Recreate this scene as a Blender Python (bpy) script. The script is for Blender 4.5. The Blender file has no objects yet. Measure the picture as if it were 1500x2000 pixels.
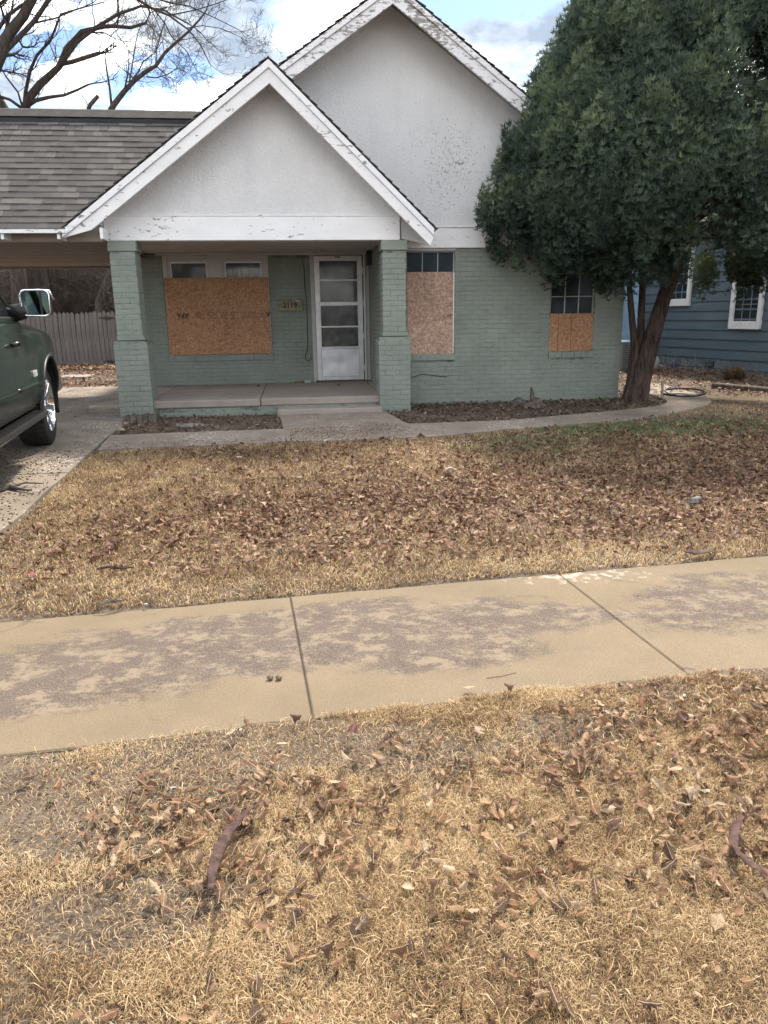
import bpy, bmesh, math, random
import numpy as np
from math import radians as R, sin, cos, pi
from mathutils import Vector, Matrix

# ------------------------------------------------------------------ camera, light, exposure
S = bpy.context.scene
COL = S.collection
FPX, PITCH, YAW, ROLL, EYE = 1440.0, 14.83, 6.4, 0.81, 1.5
_a, _p, _r = R(YAW), R(PITCH), R(ROLL)
_F = np.array([sin(_a)*cos(_p), cos(_a)*cos(_p), -sin(_p)])
_R0 = np.array([cos(_a), -sin(_a), 0.0]); _U0 = np.cross(_R0, _F)
_Rt = _R0*cos(_r) - _U0*sin(_r); _Up = _U0*cos(_r) + _R0*sin(_r)
_C = np.array([0.0, 0.0, EYE])
cd = bpy.data.cameras.new('camera'); cam = bpy.data.objects.new('camera', cd); COL.objects.link(cam)
cd.sensor_fit = 'VERTICAL'; cd.sensor_height = 36.0; cd.sensor_width = 27.0
cd.lens = FPX/2000*36.0; cd.clip_start = 0.05; cd.clip_end = 2000
mw = Matrix.Identity(4)
for i in range(3):
    mw[i][0] = _Rt[i]; mw[i][1] = _Up[i]; mw[i][2] = -_F[i]; mw[i][3] = _C[i]
cam.matrix_world = mw
S.camera = cam

SUN_EL, SUN_AZ = 54.0, 30.0          # azimuth clockwise from +Y (behind the house)
w = bpy.data.worlds.new('World'); S.world = w; w.use_nodes = True
nt = w.node_tree; nt.nodes.clear()
def wn(t, **k):
    n = nt.nodes.new(t)
    for a, b in k.items(): setattr(n, a, b)
    return n
def wl(a, b): nt.links.new(a, b)
sky = wn('ShaderNodeTexSky', sky_type='NISHITA', sun_disc=False)
sky.sun_elevation = R(SUN_EL); sky.sun_rotation = R(SUN_AZ); sky.air_density = 1.0; sky.dust_density = 0.6
tc = wn('ShaderNodeTexCoord'); sep = wn('ShaderNodeSeparateXYZ'); wl(tc.outputs['Generated'], sep.inputs[0])
def wmath(op, a, b=None, c=None):
    n = wn('ShaderNodeMath', operation=op)
    for i, v in enumerate((a, b, c)):
        if v is None: continue
        if isinstance(v, (int, float)): n.inputs[i].default_value = v
        else: wl(v, n.inputs[i])
    return n.outputs[0]
zz = wmath('ADD', wmath('ABSOLUTE', sep.outputs[2]), 0.22)
comb = wn('ShaderNodeCombineXYZ')
wl(wmath('DIVIDE', sep.outputs[0], zz), comb.inputs[0]); wl(wmath('DIVIDE', sep.outputs[1], zz), comb.inputs[1])
def wnoise(scale, det, rough, off):
    mp = wn('ShaderNodeMapping'); mp.inputs['Location'].default_value = off
    wl(comb.outputs[0], mp.inputs[0])
    n = wn('ShaderNodeTexNoise'); n.inputs['Scale'].default_value = scale; n.inputs['Detail'].default_value = det
    n.inputs['Roughness'].default_value = rough; wl(mp.outputs[0], n.inputs['Vector']); return n.outputs['Fac']
def wramp(fac, pts):
    n = wn('ShaderNodeValToRGB'); cr = n.color_ramp
    while len(cr.elements) < len(pts): cr.elements.new(0.5)
    for e, (p, c) in zip(cr.elements, pts):
        e.position = p; e.color = (c, c, c, 1) if isinstance(c, (int, float)) else (*c, 1)
    wl(fac, n.inputs[0]); return n.outputs[0]
cover = wnoise(3.1, 9, 0.6, (3.7, 1.2, 0)); broad = wnoise(0.9, 2, 0.5, (0.0, 5.2, 0))
cov = wmath('ADD', cover, wmath('MULTIPLY', wmath('SUBTRACT', broad, 0.5), 0.5))
mask = wramp(cov, [(0.44, 0.0), (0.52, 1.0)])
shade = wramp(wnoise(2.2, 7, 0.55, (9.1, 4.4, 0)), [(0.37, (1.05, 1.25, 1.55)), (0.45, (2.0, 2.2, 2.45)), (0.52, (5.5, 5.5, 5.4)), (0.60, (12.0, 11.7, 11.0))])
blue = wn('ShaderNodeMixRGB', blend_type='MULTIPLY'); blue.inputs[0].default_value = 1.0
wl(sky.outputs[0], blue.inputs[1]); blue.inputs[2].default_value = (.37, .385, .42, 1)
mx = wn('ShaderNodeMixRGB'); wl(mask, mx.inputs[0]); wl(blue.outputs[0], mx.inputs[1]); wl(shade, mx.inputs[2])
bg = wn('ShaderNodeBackground'); bg.inputs['Strength'].default_value = 0.15
out = wn('ShaderNodeOutputWorld'); wl(mx.outputs[0], bg.inputs[0]); wl(bg.outputs[0], out.inputs[0])

sd = bpy.data.lights.new('sun', 'SUN'); sd.energy = 2.3; sd.angle = R(7); sd.color = (1.0, 0.90, 0.75)
sun = bpy.data.objects.new('sun', sd); COL.objects.link(sun)
_sd = Vector((sin(R(SUN_AZ))*cos(R(SUN_EL)), cos(R(SUN_AZ))*cos(R(SUN_EL)), sin(R(SUN_EL))))
sun.rotation_euler = _sd.to_track_quat('Z', 'Y').to_euler(); sun.location = (0, 0, 30)
S.view_settings.view_transform = 'Standard'; S.view_settings.look = 'None'
S.view_settings.exposure = 1.85; S.cycles.diffuse_bounces = 6; S.cycles.max_bounces = 12; S.view_settings.gamma = 1.0; S.view_settings.use_curve_mapping = False

# ------------------------------------------------------------------ geometry of the place
def ray(x, y):
    d = _F*FPX + _Rt*(x-750) - _Up*(y-1000); return d/np.linalg.norm(d)
def onY(x, y, Y):
    d = ray(x, y); return _C + d*(Y-_C[1])/d[1]
def g0(Y):
    t = np.clip((np.asarray(Y, float)-4.6)/4.7, 0, 1); return 0.21*t*t*(3-2*t)
def at(x, y):                                   # photo point -> point on the ground
    d = ray(x, y); z = .1
    for _ in range(60):
        p = _C + d*(z-_C[2])/d[2]; z = .5*z+.5*float(g0(p[1]))
    return p
def onwall(x, y, A, B):                          # photo point -> point on an upright plane through A,B
    d = ray(x, y); n = np.array([-(B[1]-A[1]), B[0]-A[0], 0.0]); a = np.array([A[0], A[1], 0.0])
    return _C + d*(np.dot(a-_C, n)/np.dot(d, n))
NEAR = ((-1.119, 2.476), (1.975, 2.717)); FAR = ((-1.587, 3.75), (2.917, 4.151))
def yl(line, X): (a, b), (c, d) = line; return b+(np.asarray(X)-a)*(d-b)/(c-a)
def und(X, Y):
    X = np.asarray(X, float); Y = np.asarray(Y, float)
    return .010*np.sin(X*1.7+1.3*np.sin(Y*.9))+.008*np.sin(Y*2.3+X*.8)+.004*np.sin(X*6.1+Y*3.7)+.003*np.sin(Y*9.3-X*4.1)
def gz(X, Y):                                    # soil level
    X = np.asarray(X, float); Y = np.asarray(Y, float)
    z = g0(Y)+und(X, Y)*np.clip((8.1-Y)/.6, .25, 1)+.012-.012*np.clip((Y-7.6)/.5, 0, 1)
    dn = yl(NEAR, X)-Y; df = Y-yl(FAR, X)
    d = np.maximum(dn, df)
    return np.where(d < -.02, -.09, z-np.where(dn > df, .010, .030-.018*np.clip((d+.02)/.16, 0, 1))*np.clip(1-(d+.02)/.35, 0, 1))

rng = np.random.default_rng(7); rnd = random.Random(7)

# ------------------------------------------------------------------ node material helper
class NM:
    def __init__(s, name):
        s.m = bpy.data.materials.new(name); s.m.use_nodes = True; s.t = s.m.node_tree
        s.b = s.t.nodes['Principled BSDF']; s.o = s.t.nodes['Material Output']; s._tc = None
    def new(s, t, **k):
        n = s.t.nodes.new(t)
        for a, b in k.items(): setattr(n, a, b)
        return n
    def put(s, sock, v):
        if isinstance(v, bpy.types.NodeSocket): s.t.links.new(v, sock)
        elif isinstance(v, (tuple, list)) and len(v) == 3 and sock.type == 'RGBA': sock.default_value = (*v, 1)
        else: sock.default_value = v
    def tc(s, which='Object'):
        if s._tc is None: s._tc = s.new('ShaderNodeTexCoord')
        return s._tc.outputs[which]
    def pos(s): return s.new('ShaderNodeNewGeometry').outputs['Position']
    def mapv(s, v, scale=(1, 1, 1), rot=(0, 0, 0), loc=(0, 0, 0)):
        n = s.new('ShaderNodeMapping'); n.inputs['Scale'].default_value = scale
        n.inputs['Rotation'].default_value = rot; n.inputs['Location'].default_value = loc
        s.put(n.inputs[0], v); return n.outputs[0]
    def noise(s, v, sc, det=4, ro=.55, dist=0.0, col=False):
        n = s.new('ShaderNodeTexNoise'); s.put(n.inputs['Vector'], v); n.inputs['Scale'].default_value = sc
        n.inputs['Detail'].default_value = det; n.inputs['Roughness'].default_value = ro
        n.inputs['Distortion'].default_value = dist
        return n.outputs['Color' if col else 'Fac']
    def voro(s, v, sc, feature='F1', out='Distance', rand=1.0):
        n = s.new('ShaderNodeTexVoronoi', feature=feature); s.put(n.inputs['Vector'], v)
        n.inputs['Scale'].default_value = sc; n.inputs['Randomness'].default_value = rand; return n.outputs[out]
    def math(s, op, a, b=None, c=None, clamp=False):
        n = s.new('ShaderNodeMath', operation=op, use_clamp=clamp)
        for i, v in enumerate((a, b, c)):
            if v is not None: s.put(n.inputs[i], v)
        return n.outputs[0]
    def ramp(s, f, pts, interp='LINEAR'):
        n = s.new('ShaderNodeValToRGB'); cr = n.color_ramp; cr.interpolation = interp
        while len(cr.elements) < len(pts): cr.elements.new(.5)
        for e, (p, c) in zip(cr.elements, pts):
            e.position = p; e.color = (c, c, c, 1) if isinstance(c, (int, float)) else (*c, 1)
        s.put(n.inputs[0], f); return n.outputs[0]
    def mix(s, f, a, b, mode='MIX'):
        n = s.new('ShaderNodeMixRGB', blend_type=mode); s.put(n.inputs[0], f); s.put(n.inputs[1], a); s.put(n.inputs[2], b)
        return n.outputs[0]
    def sep(s, v):
        n = s.new('ShaderNodeSeparateXYZ'); s.put(n.inputs[0], v); return n.outputs
    def attr(s, name):
        return s.new('ShaderNodeAttribute', attribute_name=name).outputs['Fac']
    def orand(s): return s.new('ShaderNodeObjectInfo').outputs['Random']
    def irand(s): return s.new('ShaderNodeNewGeometry').outputs['Random Per Island']
    def rnd(s): return s.math('FRACT', s.math('ADD', s.orand(), s.irand()))
    def bump(s, h, strength=.3, dist=.01, normal=None):
        n = s.new('ShaderNodeBump'); n.inputs['Strength'].default_value = strength; n.inputs['Distance'].default_value = dist
        s.put(n.inputs['Height'], h)
        if normal is not None: s.put(n.inputs['Normal'], normal)
        return n.outputs[0]
    def fin(s, col, rough=.8, bump=None, metal=0.0, spec=.3, alpha=None):
        s.put(s.b.inputs['Base Color'], col); s.put(s.b.inputs['Roughness'], rough)
        s.b.inputs['Metallic'].default_value = metal; s.b.inputs['Specular IOR Level'].default_value = spec
        if bump is not None: s.put(s.b.inputs['Normal'], bump)
        if alpha is not None: s.put(s.b.inputs['Alpha'], alpha)
        return s.m

def M_simple(name, col, rough=.7, metal=0.0, spec=.3, var=.12, sc=6, bs=.15, bsc=60):
    n = NM(name); p = n.tc()
    f = n.noise(p, sc, 5, .6)
    c2 = tuple(min(1, x*(1+var)) for x in col); c1 = tuple(x*(1-var*1.6) for x in col)
    return n.fin(n.ramp(f, [(.3, c1), (.7, c2)]), rough, n.bump(n.noise(p, bsc, 3), bs, .004), metal, spec)

MAT = {}
def make_mats():
    # painted green brick
    n = NM('green_painted_brick'); p = n.pos()
    f = n.noise(p, 2.2, 6, .6); f2 = n.noise(p, 26, 4, .6)
    c = n.ramp(f, [(.25, (.182, .200, .176)), (.5, (.226, .248, .218)), (.78, (.27, .294, .262))])
    c = n.mix(n.math('MULTIPLY', n.ramp(f2, [(.62, 0), (.72, 1)]), .35), c, (.32, .375, .33))
    chip = n.ramp(n.noise(n.mapv(p, (1, 1, 2.2)), 16, 6, .7), [(.70, 0), (.725, 1)])
    c = n.mix(n.math('MULTIPLY', chip, .65), c, (.10, .11, .095))
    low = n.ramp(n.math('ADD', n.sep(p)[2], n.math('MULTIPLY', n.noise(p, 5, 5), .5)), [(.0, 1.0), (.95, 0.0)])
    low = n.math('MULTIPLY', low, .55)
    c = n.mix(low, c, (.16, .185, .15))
    c = n.mix(n.math('MULTIPLY', n.rnd(), .22), c, (.18, .235, .20))
    b = n.bump(n.noise(n.mapv(p, (1, 1, 1.8)), 22, 6, .7), .9, .012); b = n.bump(n.noise(p, 180, 3), .4, .002, b)
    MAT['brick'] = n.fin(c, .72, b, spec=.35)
    # joint
    n = NM('green_painted_mortar'); p = n.pos()
    c = n.ramp(n.noise(n.mapv(p, (1, 1, 2)), 7, 6, .7), [(.37, (.085, .095, .08)), (.46, (.17, .195, .166)), (.60, (.222, .254, .216))])
    MAT['mortar'] = n.fin(c, .85, n.bump(n.noise(p, 60, 5), .6, .006))
    # stucco
    n = NM('white_painted_stucco'); p = n.pos()
    c = n.ramp(n.noise(p, 1.3, 6, .6), [(.3, (.78, .78, .785)), (.7, (.86, .86, .865))])
    vz = n.noise(n.mapv(p, (3, 3, .5)), 1.6, 4, .6)
    c = n.mix(n.math('MULTIPLY', n.ramp(vz, [(.5, 0), (.8, 1)]), .35), c, (.64, .65, .68))
    c = n.mix(n.ramp(n.noise(p, 75, 4, .75), [(.38, .30), (.58, 0)]), c, (.50, .50, .52))
    # flaked spots: clustered
    px_, py_, pz_ = n.sep(p); cl = n.math('ADD', .40, n.math('MULTIPLY', .42, n.math('EXPONENT', n.math('MULTIPLY', -1.0, n.math('ADD', n.math('POWER', n.math('MULTIPLY', n.math('SUBTRACT', px_, 2.25), 1.5), 2.0), n.math('POWER', n.math('MULTIPLY', n.math('SUBTRACT', pz_, 3.55), 1.25), 2.0))))))
    fl = n.math('ADD', n.noise(n.mapv(p, (1.7, 1.7, 1)), 21, 4, .65), n.math('MULTIPLY', n.math('SUBTRACT', cl, .5), .35))
    flm = n.ramp(fl, [(.665, 0), (.68, 1)])
    c = n.mix(n.math('MULTIPLY', flm, .62), c, (.30, .29, .28))
    h = n.noise(p, 26, 8, .74)
    b = n.bump(h, 1.0, .030); b = n.bump(n.voro(p, 60), .6, .008, b); b = n.bump(flm, .5, .004, b)
    MAT['stucco'] = n.fin(c, .85, b, spec=.2)
    # white painted timber, peeling
    def peel(name, thr, base, under, scale=(1, 1, 1)):
        n = NM(name); p = n.mapv(n.tc(), scale)
        c = n.ramp(n.noise(p, 3, 5), [(.3, tuple(x*.9 for x in base)), (.7, base)])
        br = n.noise(n.mapv(n.tc(), (.7, .7, .7)), 1.1, 2)
        f = n.math('ADD', n.noise(p, 9, 8, .68, .4), n.math('MULTIPLY', n.math('SUBTRACT', br, .5), .35))
        m = n.ramp(f, [(thr, 0), (thr+.008, 1)])
        u = n.ramp(n.noise(p, 40, 4), [(.3, tuple(x*.6 for x in under)), (.7, under)])
        edge = n.ramp(f, [(thr-.02, 0), (thr-.004, 1), (thr, 0)])
        c = n.mix(m, c, u); c = n.mix(n.math('MULTIPLY', edge, .35), c, (.42, .40, .38))
        b = n.bump(m, -.6, .004); b = n.bump(n.noise(p, 60, 4), .2, .003, b)
        return n.fin(c, .62, b, spec=.3)
    MAT['white_wood'] = peel('white_painted_board', .622, (.80, .80, .81), (.33, .30, .27), (1, 2.5, 2.5))
    MAT['white_peel'] = peel('peeling_white_board', .525, (.78, .78, .80), (.36, .335, .31), (1, 2, 3))
    MAT['soffit'] = peel('grey_soffit_paint', .70, (.50, .50, .52), (.3, .29, .28))
    MAT['trim_beige'] = peel('beige_window_paint', .68, (.47, .46, .445), (.2, .19, .18), (2, 2, 2))
    MAT['brown_ceiling'] = M_simple('brown_ceiling_paint', (.245, .20, .175), .7, var=.1)
    MAT['tan_beam'] = M_simple('tan_soffit_paint', (.36, .315, .285), .7, var=.1)
    MAT['porch_ceiling'] = M_simple('porch_ceiling_paint', (.50, .46, .43), .8, var=.1, sc=2)
    # OSB
    def osb(name, tint, tone):
        n = NM(name); p = n.tc()
        w1 = n.mix(.16, p, n.noise(p, 5, 3, col=True))
        v = n.voro(n.mapv(w1, (26, 40, 95), rot=(0, .5, 0)), 1.0, 'F1', 'Color')
        v2 = n.voro(n.mapv(w1, (60, 40, 26), rot=(0, -.6, 0)), 1.0, 'F1', 'Color')
        s1 = n.sep(v)[0]; s2 = n.sep(v2)[1]
        f = n.math('MULTIPLY', n.math('ADD', s1, s2), .5)
        f = n.math('ADD', f, n.math('MULTIPLY', n.math('SUBTRACT', n.noise(p, 1.6, 3), .5), .5))
        c = n.ramp(f, [(.12, tuple(x*.66 for x in tone)), (.5, tone), (.9, tint)])
        return n.fin(c, .75, n.bump(f, .35, .003), spec=.25)
    MAT['osb'] = osb('strand_board', (.45, .265, .155), (.355, .19, .108))
    MAT['osb_pale'] = osb('weathered_strand_board', (.56, .41, .315), (.39, .255, .19))
    MAT['print'] = M_simple('black_ink', (.06, .04, .035), .8)
    MAT['dash_print'] = M_simple('faded_ink', (.17, .09, .055), .8)
    # shingles
    n = NM('asphalt_shingle'); p = n.pos()
    f = n.rnd()
    c = n.ramp(f, [(0, (.048, .044, .043)), (.4, (.060, .055, .053)), (.55, (.075, .069, .065)), (.75, (.085, .078, .073)), (.82, (.115, .105, .097)), (1, (.125, .115, .106))])
    c = n.mix(n.ramp(n.noise(p, 260, 2, .7), [(.35, 0), (.65, .5)]), c, (.15, .14, .135))
    c = n.mix(n.math('MULTIPLY', n.noise(p, .9, 3), .25), c, (.09, .088, .09))
    MAT['shingle'] = n.fin(c, .95, n.bump(n.noise(p, 320, 2), .5, .003), spec=.15)
    MAT['tar'] = M_simple('black_ridge_flashing', (.03, .03, .035), .8); MAT['ridge'] = M_simple('grey_ridge_cap', (.055, .052, .05), .95, var=.25, sc=5)
    # concrete
    def conc(name, a, b_, crack=.5, stain=.5, sc=1.0, pebble=.0):
        n = NM(name); p = n.pos()
        c = n.ramp(n.noise(p, 1.1*sc, 6, .62), [(.3, a), (.7, b_)])
        fine = n.noise(p, 190, 3, .7)
        c = n.mix(n.ramp(fine, [(.40, .55), (.62, 0)]), c, tuple(x*.6 for x in a))
        st = n.ramp(n.noise(p, 2.4*sc, 7, .66, .3), [(.50, 0), (.60, stain)])
        c = n.mix(st, c, tuple(x*y for x, y in zip(a, (.55, .56, .62))))
        if pebble:
            v = n.voro(p, 62, 'F1', 'Color'); pm = n.ramp(n.sep(v)[0], [(.70, 0), (.74, 1)])
            pm = n.math('MULTIPLY', pm, n.ramp(n.noise(p, 2.1, 3), [(.45, 0), (.6, pebble)]))
            c = n.mix(pm, c, n.ramp(n.sep(v)[1], [(0, (.16, .13, .11)), (.5, (.42, .36, .30)), (1, (.66, .62, .57))]))
        ck = n.voro(n.mix(.12, p, n.noise(p, 3.5, 4, col=True)), .75*sc, 'DISTANCE_TO_EDGE')
        ckm = n.ramp(ck, [(.0015, crack), (.006, 0)])
        c = n.mix(ckm, c, (.09, .075, .06))
        b = n.bump(fine, .35, .003); b = n.bump(n.noise(p, 14, 5), .3, .008, b)
        return n.fin(c, .88, b, spec=.2)
    MAT['conc_walk'] = conc('grey_walk_concrete', (.23, .19, .155), (.30, .25, .205), .6, .4, 1.0, .8)
    MAT['conc_drive'] = conc('driveway_concrete', (.215, .18, .145), (.30, .255, .21), .6, .55, .8, .9)
    MAT['conc_porch'] = conc('porch_concrete', (.31, .265, .232), (.38, .33, .295), .15, .25, 1.2)
    # sidewalk with worn brown-grey middle
    n = NM('worn_sidewalk_concrete'); p = n.pos(); x, y, z = n.sep(p)
    tan = n.ramp(n.noise(p, 1.6, 6, .6), [(.3, (.165, .130, .087)), (.7, (.225, .180, .124))])
    grain = n.noise(p, 130, 5, .9); g2 = n.noise(p, 90, 3, .7)
    tan = n.mix(n.ramp(grain, [(.38, .85), (.54, 0)]), tan, (.11, .082, .058))
    mid = n.math('ABSOLUTE', n.math('SUBTRACT', y, n.math('ADD', n.math('MULTIPLY', x, .084), 3.29)))
    band = n.ramp(mid, [(.18, .22), (.66, -.0)]); band2 = n.ramp(mid, [(.40, 0), (.66, .30)])
    big = n.noise(n.mapv(p, (.75, 1.5, 1)), 1.35, 7, .62, .4)
    f = n.math('ADD', big, n.math('SUBTRACT', band, band2)); 
    f = n.math('ADD', f, n.math('MULTIPLY', n.math('SUBTRACT', n.noise(p, 9, 8, .8), .5), .34))
    f = n.math('SUBTRACT', f, n.math('MULTIPLY', n.ramp(x, [(.0, 0), (1, 1)]), .045))
    stm = n.ramp(f, [(.545, 0), (.645, 1)])
    st = n.ramp(grain, [(.38, (.034, .026, .023)), (.49, (.098, .076, .066)), (.60, (.19, .152, .124))])
    pit = n.voro(n.mix(.06, p, n.noise(p, 30, 3, col=True)), 24, 'DISTANCE_TO_EDGE')
    pitm = n.math('MULTIPLY', n.ramp(pit, [(.03, 1), (.10, 0)]), n.ramp(n.noise(p, 3.0, 3), [(.45, 0), (.6, .75)]))
    st = n.mix(pitm, st, (.07, .054, .047))
    lite = n.ramp(n.noise(n.mapv(p, (1, 1.3, 1), loc=(3, 1, 0)), 6, 9, .80), [(.49, 0), (.575, .80)])
    st = n.mix(lite, st, (.225, .180, .130))
    c = n.mix(n.math('MULTIPLY', stm, .96), tan, st)
    blot = n.ramp(n.noise(n.mapv(p, (1, 1, 1), loc=(9, 4, 0)), 5.5, 6, .7), [(.62, 0), (.66, .3)])
    c = n.mix(blot, c, (.21, .165, .12))
    # pale flaked patch by the far edge
    dx = n.math('MULTIPLY', n.math('SUBTRACT', x, 1.62), 1.3); dy = n.math('MULTIPLY', n.math('SUBTRACT', y, 3.98), 4.2)
    dd = n.math('SQRT', n.math('ADD', n.math('POWER', dx, 2), n.math('POWER', dy, 2)))
    pf = n.math('SUBTRACT', n.noise(p, 16, 6, .7), n.math('MULTIPLY', dd, .22))
    c = n.mix(n.ramp(pf, [(.46, 0), (.475, .5)]), c, (.46, .42, .37))
    ck = n.voro(n.mix(.25, p, n.noise(p, 2.5, 5, col=True)), .55, 'DISTANCE_TO_EDGE')
    c = n.mix(n.math('MULTIPLY', n.ramp(ck, [(.0008, .7), (.003, 0)]), n.ramp(n.noise(p, 1.3, 2), [(.42, 0), (.52, 1)])), c, (.085, .065, .05))
    b = n.bump(grain, .5, .003); b = n.bump(g2, .35, .004, b); b = n.bump(stm, -.5, .004, b)
    MAT['sidewalk'] = n.fin(c, .9, b, spec=.2)
    # soil
    n = NM('bare_soil'); p = n.pos()
    c = n.ramp(n.noise(p, 3, 7, .7), [(.3, (.060, .045, .035)), (.5, (.105, .082, .064)), (.7, (.165, .132, .103))])
    c = n.mix(n.ramp(n.noise(p, 120, 3, .7), [(.52, 0), (.62, .6)]), c, (.27, .22, .165))
    MAT['soil'] = n.fin(c, .98, n.bump(n.noise(p, 55, 6, .75), .9, .012), spec=.1)
    # grass: tone 0..1 straw dark->light, >1 green
    n = NM('dormant_grass'); t = n.attr('tone')
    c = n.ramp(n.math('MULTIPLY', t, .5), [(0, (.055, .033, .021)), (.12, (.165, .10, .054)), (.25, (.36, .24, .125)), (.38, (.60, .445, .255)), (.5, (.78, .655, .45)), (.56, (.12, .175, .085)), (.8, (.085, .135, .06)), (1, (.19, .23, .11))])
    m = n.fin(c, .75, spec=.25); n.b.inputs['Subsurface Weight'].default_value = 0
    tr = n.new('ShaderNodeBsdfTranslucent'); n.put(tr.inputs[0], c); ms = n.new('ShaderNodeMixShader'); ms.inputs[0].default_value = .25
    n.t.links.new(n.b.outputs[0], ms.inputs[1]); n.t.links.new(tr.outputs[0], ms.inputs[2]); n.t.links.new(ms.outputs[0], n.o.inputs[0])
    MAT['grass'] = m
    # leaf
    def leafmat(name, ramp):
        n = NM(name); t = n.math('FRACT', n.math('ADD', n.attr('tone'), n.sep(n.new('ShaderNodeObjectInfo').outputs['Color'])[0]))
        c = n.ramp(t, ramp); p = n.tc()
        c = n.mix(n.ramp(n.noise(p, 60, 4, .6), [(.4, .45), (.7, 0)]), c, (.10, .055, .035))
        m = n.fin(c, .6, n.bump(n.noise(p, 90, 3), .3, .002), spec=.3)
        tr = n.new('ShaderNodeBsdfTranslucent'); n.put(tr.inputs[0], c); ms = n.new('ShaderNodeMixShader'); ms.inputs[0].default_value = .18
        n.t.links.new(n.b.outputs[0], ms.inputs[1]); n.t.links.new(tr.outputs[0], ms.inputs[2]); n.t.links.new(ms.outputs[0], n.o.inputs[0])
        return m
    MAT['leaf'] = leafmat('dry_brown_leaf', [(0, (.08, .045, .03)), (.25, (.15, .08, .048)), (.45, (.25, .13, .068)), (.66, (.33, .195, .105)), (.85, (.42, .29, .175)), (.95, (.52, .41, .28)), (1, (.14, .07, .05))])
    MAT['leaf_dark'] = leafmat('dark_brown_leaf', [(0, (.052, .026, .019)), (.3, (.115, .052, .034)), (.55, (.18, .088, .054)), (.78, (.27, .15, .09)), (.95, (.42, .30, .20)), (1, (.16, .045, .036))])
    MAT['mulch'] = leafmat('dark_mulch', [(0, (.055, .040, .032)), (.4, (.125, .085, .066)), (.75, (.21, .15, .115)), (1, (.36, .28, .21))])
    # bark
    def bark(name, a, b_, sc=1):
        n = NM(name); p = n.mapv(n.tc(), (9*sc, 9*sc, 1.2*sc))
        f = n.noise(p, 2.2, 7, .7, .8)
        c = n.ramp(f, [(.35, a), (.65, b_)])
        return n.fin(c, .95, n.bump(f, 1.0, .03), spec=.1)
    def _leafbig():
        n = NM('veined_dry_leaf'); t = n.sep(n.new('ShaderNodeObjectInfo').outputs['Color'])[0]; p = n.tc(); x, y, z = n.sep(p)
        c = n.ramp(t, [(0, (.050, .027, .018)), (.25, (.095, .046, .026)), (.5, (.175, .080, .036)), (.70, (.26, .135, .062)), (.86, (.35, .225, .12)), (.96, (.48, .37, .245)), (1, (.16, .08, .055))])
        c = n.mix(n.ramp(n.noise(p, 7, 5, .65), [(.42, .55), (.62, 0)]), c, n.mix(.6, c, (.06, .032, .022)))
        ay = n.math('ABSOLUTE', y); rib = n.ramp(ay, [(.010, .65), (.022, 0)])
        sv = n.math('SINE', n.math('MULTIPLY', n.math('SUBTRACT', x, n.math('MULTIPLY', ay, 1.1)), 62.0)); svm = n.ramp(sv, [(.86, 0), (.97, .35)])
        c = n.mix(n.math('MAXIMUM', rib, svm), c, (.60, .47, .33))
        m = n.fin(c, .62, n.bump(n.math('MAXIMUM', rib, svm), .5, .02, n.bump(n.noise(p, 12, 4), .4, .03)), spec=.3)
        tr = n.new('ShaderNodeBsdfTranslucent'); n.put(tr.inputs[0], c); ms = n.new('ShaderNodeMixShader'); ms.inputs[0].default_value = .18
        n.t.links.new(n.b.outputs[0], ms.inputs[1]); n.t.links.new(tr.outputs[0], ms.inputs[2]); n.t.links.new(ms.outputs[0], n.o.inputs[0])
        return m
    MAT['leaf_big'] = _leafbig()
    MAT['bark'] = bark('dark_bark', (.035, .028, .026), (.105, .085, .075))
    MAT['bark_grey'] = bark('grey_bark', (.065, .055, .048), (.19, .16, .14), .6)
    MAT['cedar_bark'] = bark('stringy_cedar_bark', (.022, .016, .014), (.12, .088, .074), 1.2)
    MAT['twig'] = M_simple('brown_twigs', (.30, .235, .20), .9, var=.35, sc=.8)
    MAT['pale_twig'] = M_simple('hazy_pale_twigs', (.40, .35, .32), .95, var=.5, sc=.5)
    MAT['stump'] = bark('rotten_stump_wood', (.04, .035, .03), (.20, .17, .145))
    # evergreen foliage
    n = NM('evergreen_foliage'); t = n.attr('tone')
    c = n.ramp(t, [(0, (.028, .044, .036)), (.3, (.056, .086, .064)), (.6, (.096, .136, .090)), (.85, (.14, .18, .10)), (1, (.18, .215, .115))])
    m = n.fin(c, .7, spec=.25)
    tr = n.new('ShaderNodeBsdfTranslucent'); n.put(tr.inputs[0], c); ms = n.new('ShaderNodeMixShader'); ms.inputs[0].default_value = .3
    n.t.links.new(n.b.outputs[0], ms.inputs[1]); n.t.links.new(tr.outputs[0], ms.inputs[2]); n.t.links.new(ms.outputs[0], n.o.inputs[0])
    MAT['evergreen'] = m
    # fence
    n = NM('weathered_picket_wood'); p = n.tc()
    f = n.noise(n.mapv(p, (14, 14, .8)), 2, 6, .7)
    c = n.ramp(f, [(.3, (.075, .067, .065)), (.5, (.145, .128, .122)), (.75, (.25, .22, .205))])
    c = n.mix(n.math('MULTIPLY', n.orand(), .3), c, (.07, .062, .06))
    MAT['fence'] = n.fin(c, .95, n.bump(f, .5, .01), spec=.1)
    # blue siding
    n = NM('blue_painted_siding'); p = n.pos()
    f = n.noise(n.mapv(p, (.6, .6, 2)), 2, 6, .65)
    c = n.ramp(f, [(.3, (.072, .10, .122)), (.6, (.092, .125, .15)), (.8, (.125, .16, .188))])
    ch = n.ramp(n.noise(p, 22, 4, .7), [(.71, 0), (.73, 1)])
    c = n.mix(n.math('MULTIPLY', ch, .7), c, (.45, .50, .55))
    MAT['siding'] = n.fin(c, .65, n.bump(n.noise(n.mapv(p, (1, 1, 5)), 40, 5), .35, .005))
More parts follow.
